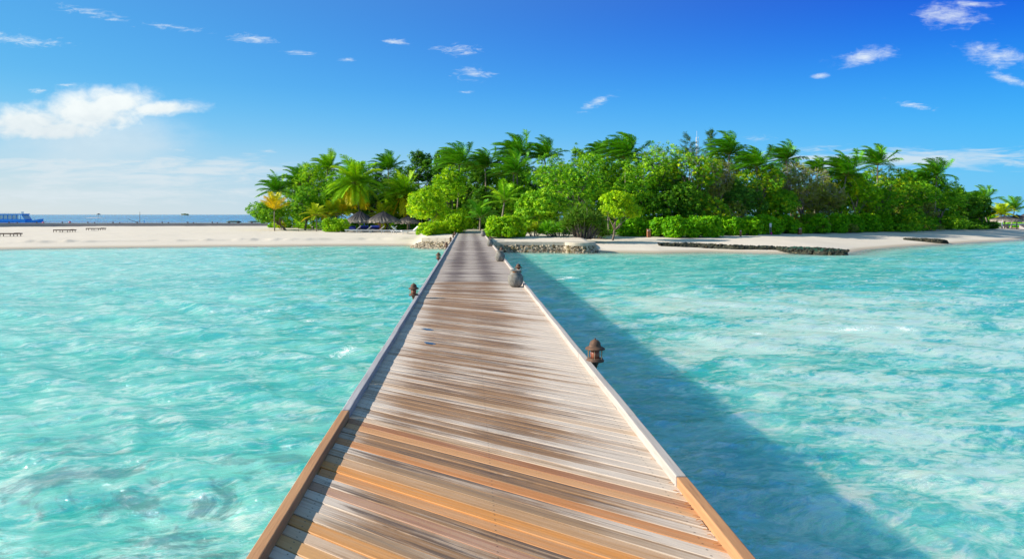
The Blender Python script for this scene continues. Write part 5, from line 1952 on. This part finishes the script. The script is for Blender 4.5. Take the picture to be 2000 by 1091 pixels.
M['red_buoy'] = mottled('red_float_paint', (0.60, 0.03, 0.05), (0.5, 0.025, 0.04), 4, 0.45, 0.05, 0.01)
for px, py, lab in ((136.5, 434.5, 'round pink red mooring buoy floating alone beyond the pier'), (84.5, 435.3, 'round pink red mooring buoy right below the prow of the blue boat')):
    d = 150.0
    z = E - (py - CY) / F * d
    by = thing('mooring_buoy', lab, 'buoy', (XW(px, d), d, 0), 0, 'red mooring buoys')
    r = 0.26
    MB().lathe([(0.02, z - r - 0.1)] + [(r * math.sin(a), z - r * math.cos(a)) for a in np.linspace(0.3, 2.9, 10)] + [(0.04, z + r + 0.05)], 16).build('body', M['red_buoy'], by, True)
    MB().tube([(0, 0, -1.5), (0, 0, z - r)], 0.06, 6).build('pole', M['dark_wood'], by)

# small sailing boat without sail, drawn up behind the pier
cd = 134.0
cx_ = XW(273, cd)
ct = thing('catamaran', 'small sail boat with bare mast and lowered boom behind the pier', 'boat', (cx_, cd, max(tz(cx_, cd), 0)))
g = max(tz(cx_, cd), 0)
kc = cd / F
for s in (-1, 1):
    mb = MB()
    mb.tube([(-2.4, s * 0.9, 0.35), (-1.8, s * 0.9, 0.22), (0, s * 0.9, 0.18), (1.8, s * 0.9, 0.24), (2.3, s * 0.9, 0.5)], [0.03, 0.16, 0.2, 0.15, 0.03], 8)
    mb.build('hull', M['boat_white'], ct, True)
MB().box((0, 0, 0.35), (1.6, 1.8, 0.05)).build('trampoline', M['dark_wood'], ct)
MB().tube([(0, 0, 0.3), (0.02, 0, E - (413.5 - CY) * kc - g)], [0.06, 0.035], 8).build('mast', M['dark_wood'], ct)
MB().tube([(-0.3, 0, E - (435 - CY) * kc - g), (-2.3, 0, E - (428 - CY) * kc - g)], [0.05, 0.04], 6).build('boom', M['dark_wood'], ct)
MB().tube([(0.95, 0, 0.3), (0.85, 0, E - (430 - CY) * kc - g)], [0.06, 0.05], 6).build('rudder', M['boat_blue'], ct)

# dark covered hulls lying on the pier
M['dark_green'] = mottled('dark_green_cover', (0.014, 0.035, 0.030), (0.03, 0.055, 0.045), 3, 0.7, 0.2, 0.02)
for px, wpx, lab in ((457, 31, 'long dark upturned rowing hull on the pier, left of two'), (504, 40, 'long dark upturned rowing hull on the pier, partly behind the island tip')):
    L = wpx / F * (PD + 1)
    V, Q = [], []
    for i, s in enumerate(np.linspace(-1, 1, 15)):
        hwid = 0.42 * (1 - abs(s) ** 4) + 0.05
        hgt = 0.24 * (1 - abs(s) ** 6) + 0.03
        for j in range(7):
            a = math.pi * j / 6
            V.append((s * L / 2, math.cos(a) * hwid, 0.02 + math.sin(a) ** 0.6 * hgt))
    for i in range(14):
        for j in range(6):
            a = i * 7 + j
            Q.append((a, a + 7, a + 8, a + 1))
    uh = thing('rowing_hull', lab, 'boat', (XW(px, PD + 1), PD + 0.9, ptop + 0.07), 0, 'upturned hulls on the pier')
    np_mesh('hull', V, [np.array(Q), np.array([tuple(range(7)), tuple(14 * 7 + k for k in range(7))])], M['dark_green'], uh, True)
    for s in (-0.3, 0.3):
        MB().box((s * L, 0, -0.025), (0.12, 0.8, 0.1)).build('trestle', M['dark_wood'], uh)

# thatched shelter on a sandbank out at sea, and a far islet
sdp = 520.0
sk = thing('sea_shelter', 'tiny thatched parasol on a sandbank far out on the horizon', 'parasol', (XW(192.5, sdp), sdp, 0))
z_e = E - (419.3 - CY) / F * sdp
thatch_roof('thatch_roof', 1.45, z_e + 1.0, z_e + 0.35, sk, 61, 0.25)
MB().tube([(0, 0, -0.5), (0, 0, z_e + 0.9)], 0.09, 8).build('post', M['pole'], sk)
mb = MB()
mb.lathe([(9.0, -0.3), (6, 0.10), (2, 0.22), (0.1, 0.25)], 24, (XW(186, sdp), sdp, 0))
o = mb.build('sandbank', m_sand, None, True)
tag(o, kind='structure')
idp = 2600.0
ix = XW(361, idp)
ild = thing('islet', 'tiny hazy islet with trees on the horizon', 'island', (ix, idp, 0))
MB().lathe([(17, -1), (15, 0.8), (1, 1.3)], 24).build('sand_rim', m_sand, ild)
rng = np.random.default_rng(71)
L = [(np.array([x, rng.normal() * 2, 2.6 + rng.uniform(-0.5, 0.8)]), np.array([3.6, 4, rng.uniform(2.2, 3.4)])) for x in np.linspace(-11, 11, 9)]
crown_mesh('trees', rng, L, 'blue', ild, 1.1, cover=2.0)
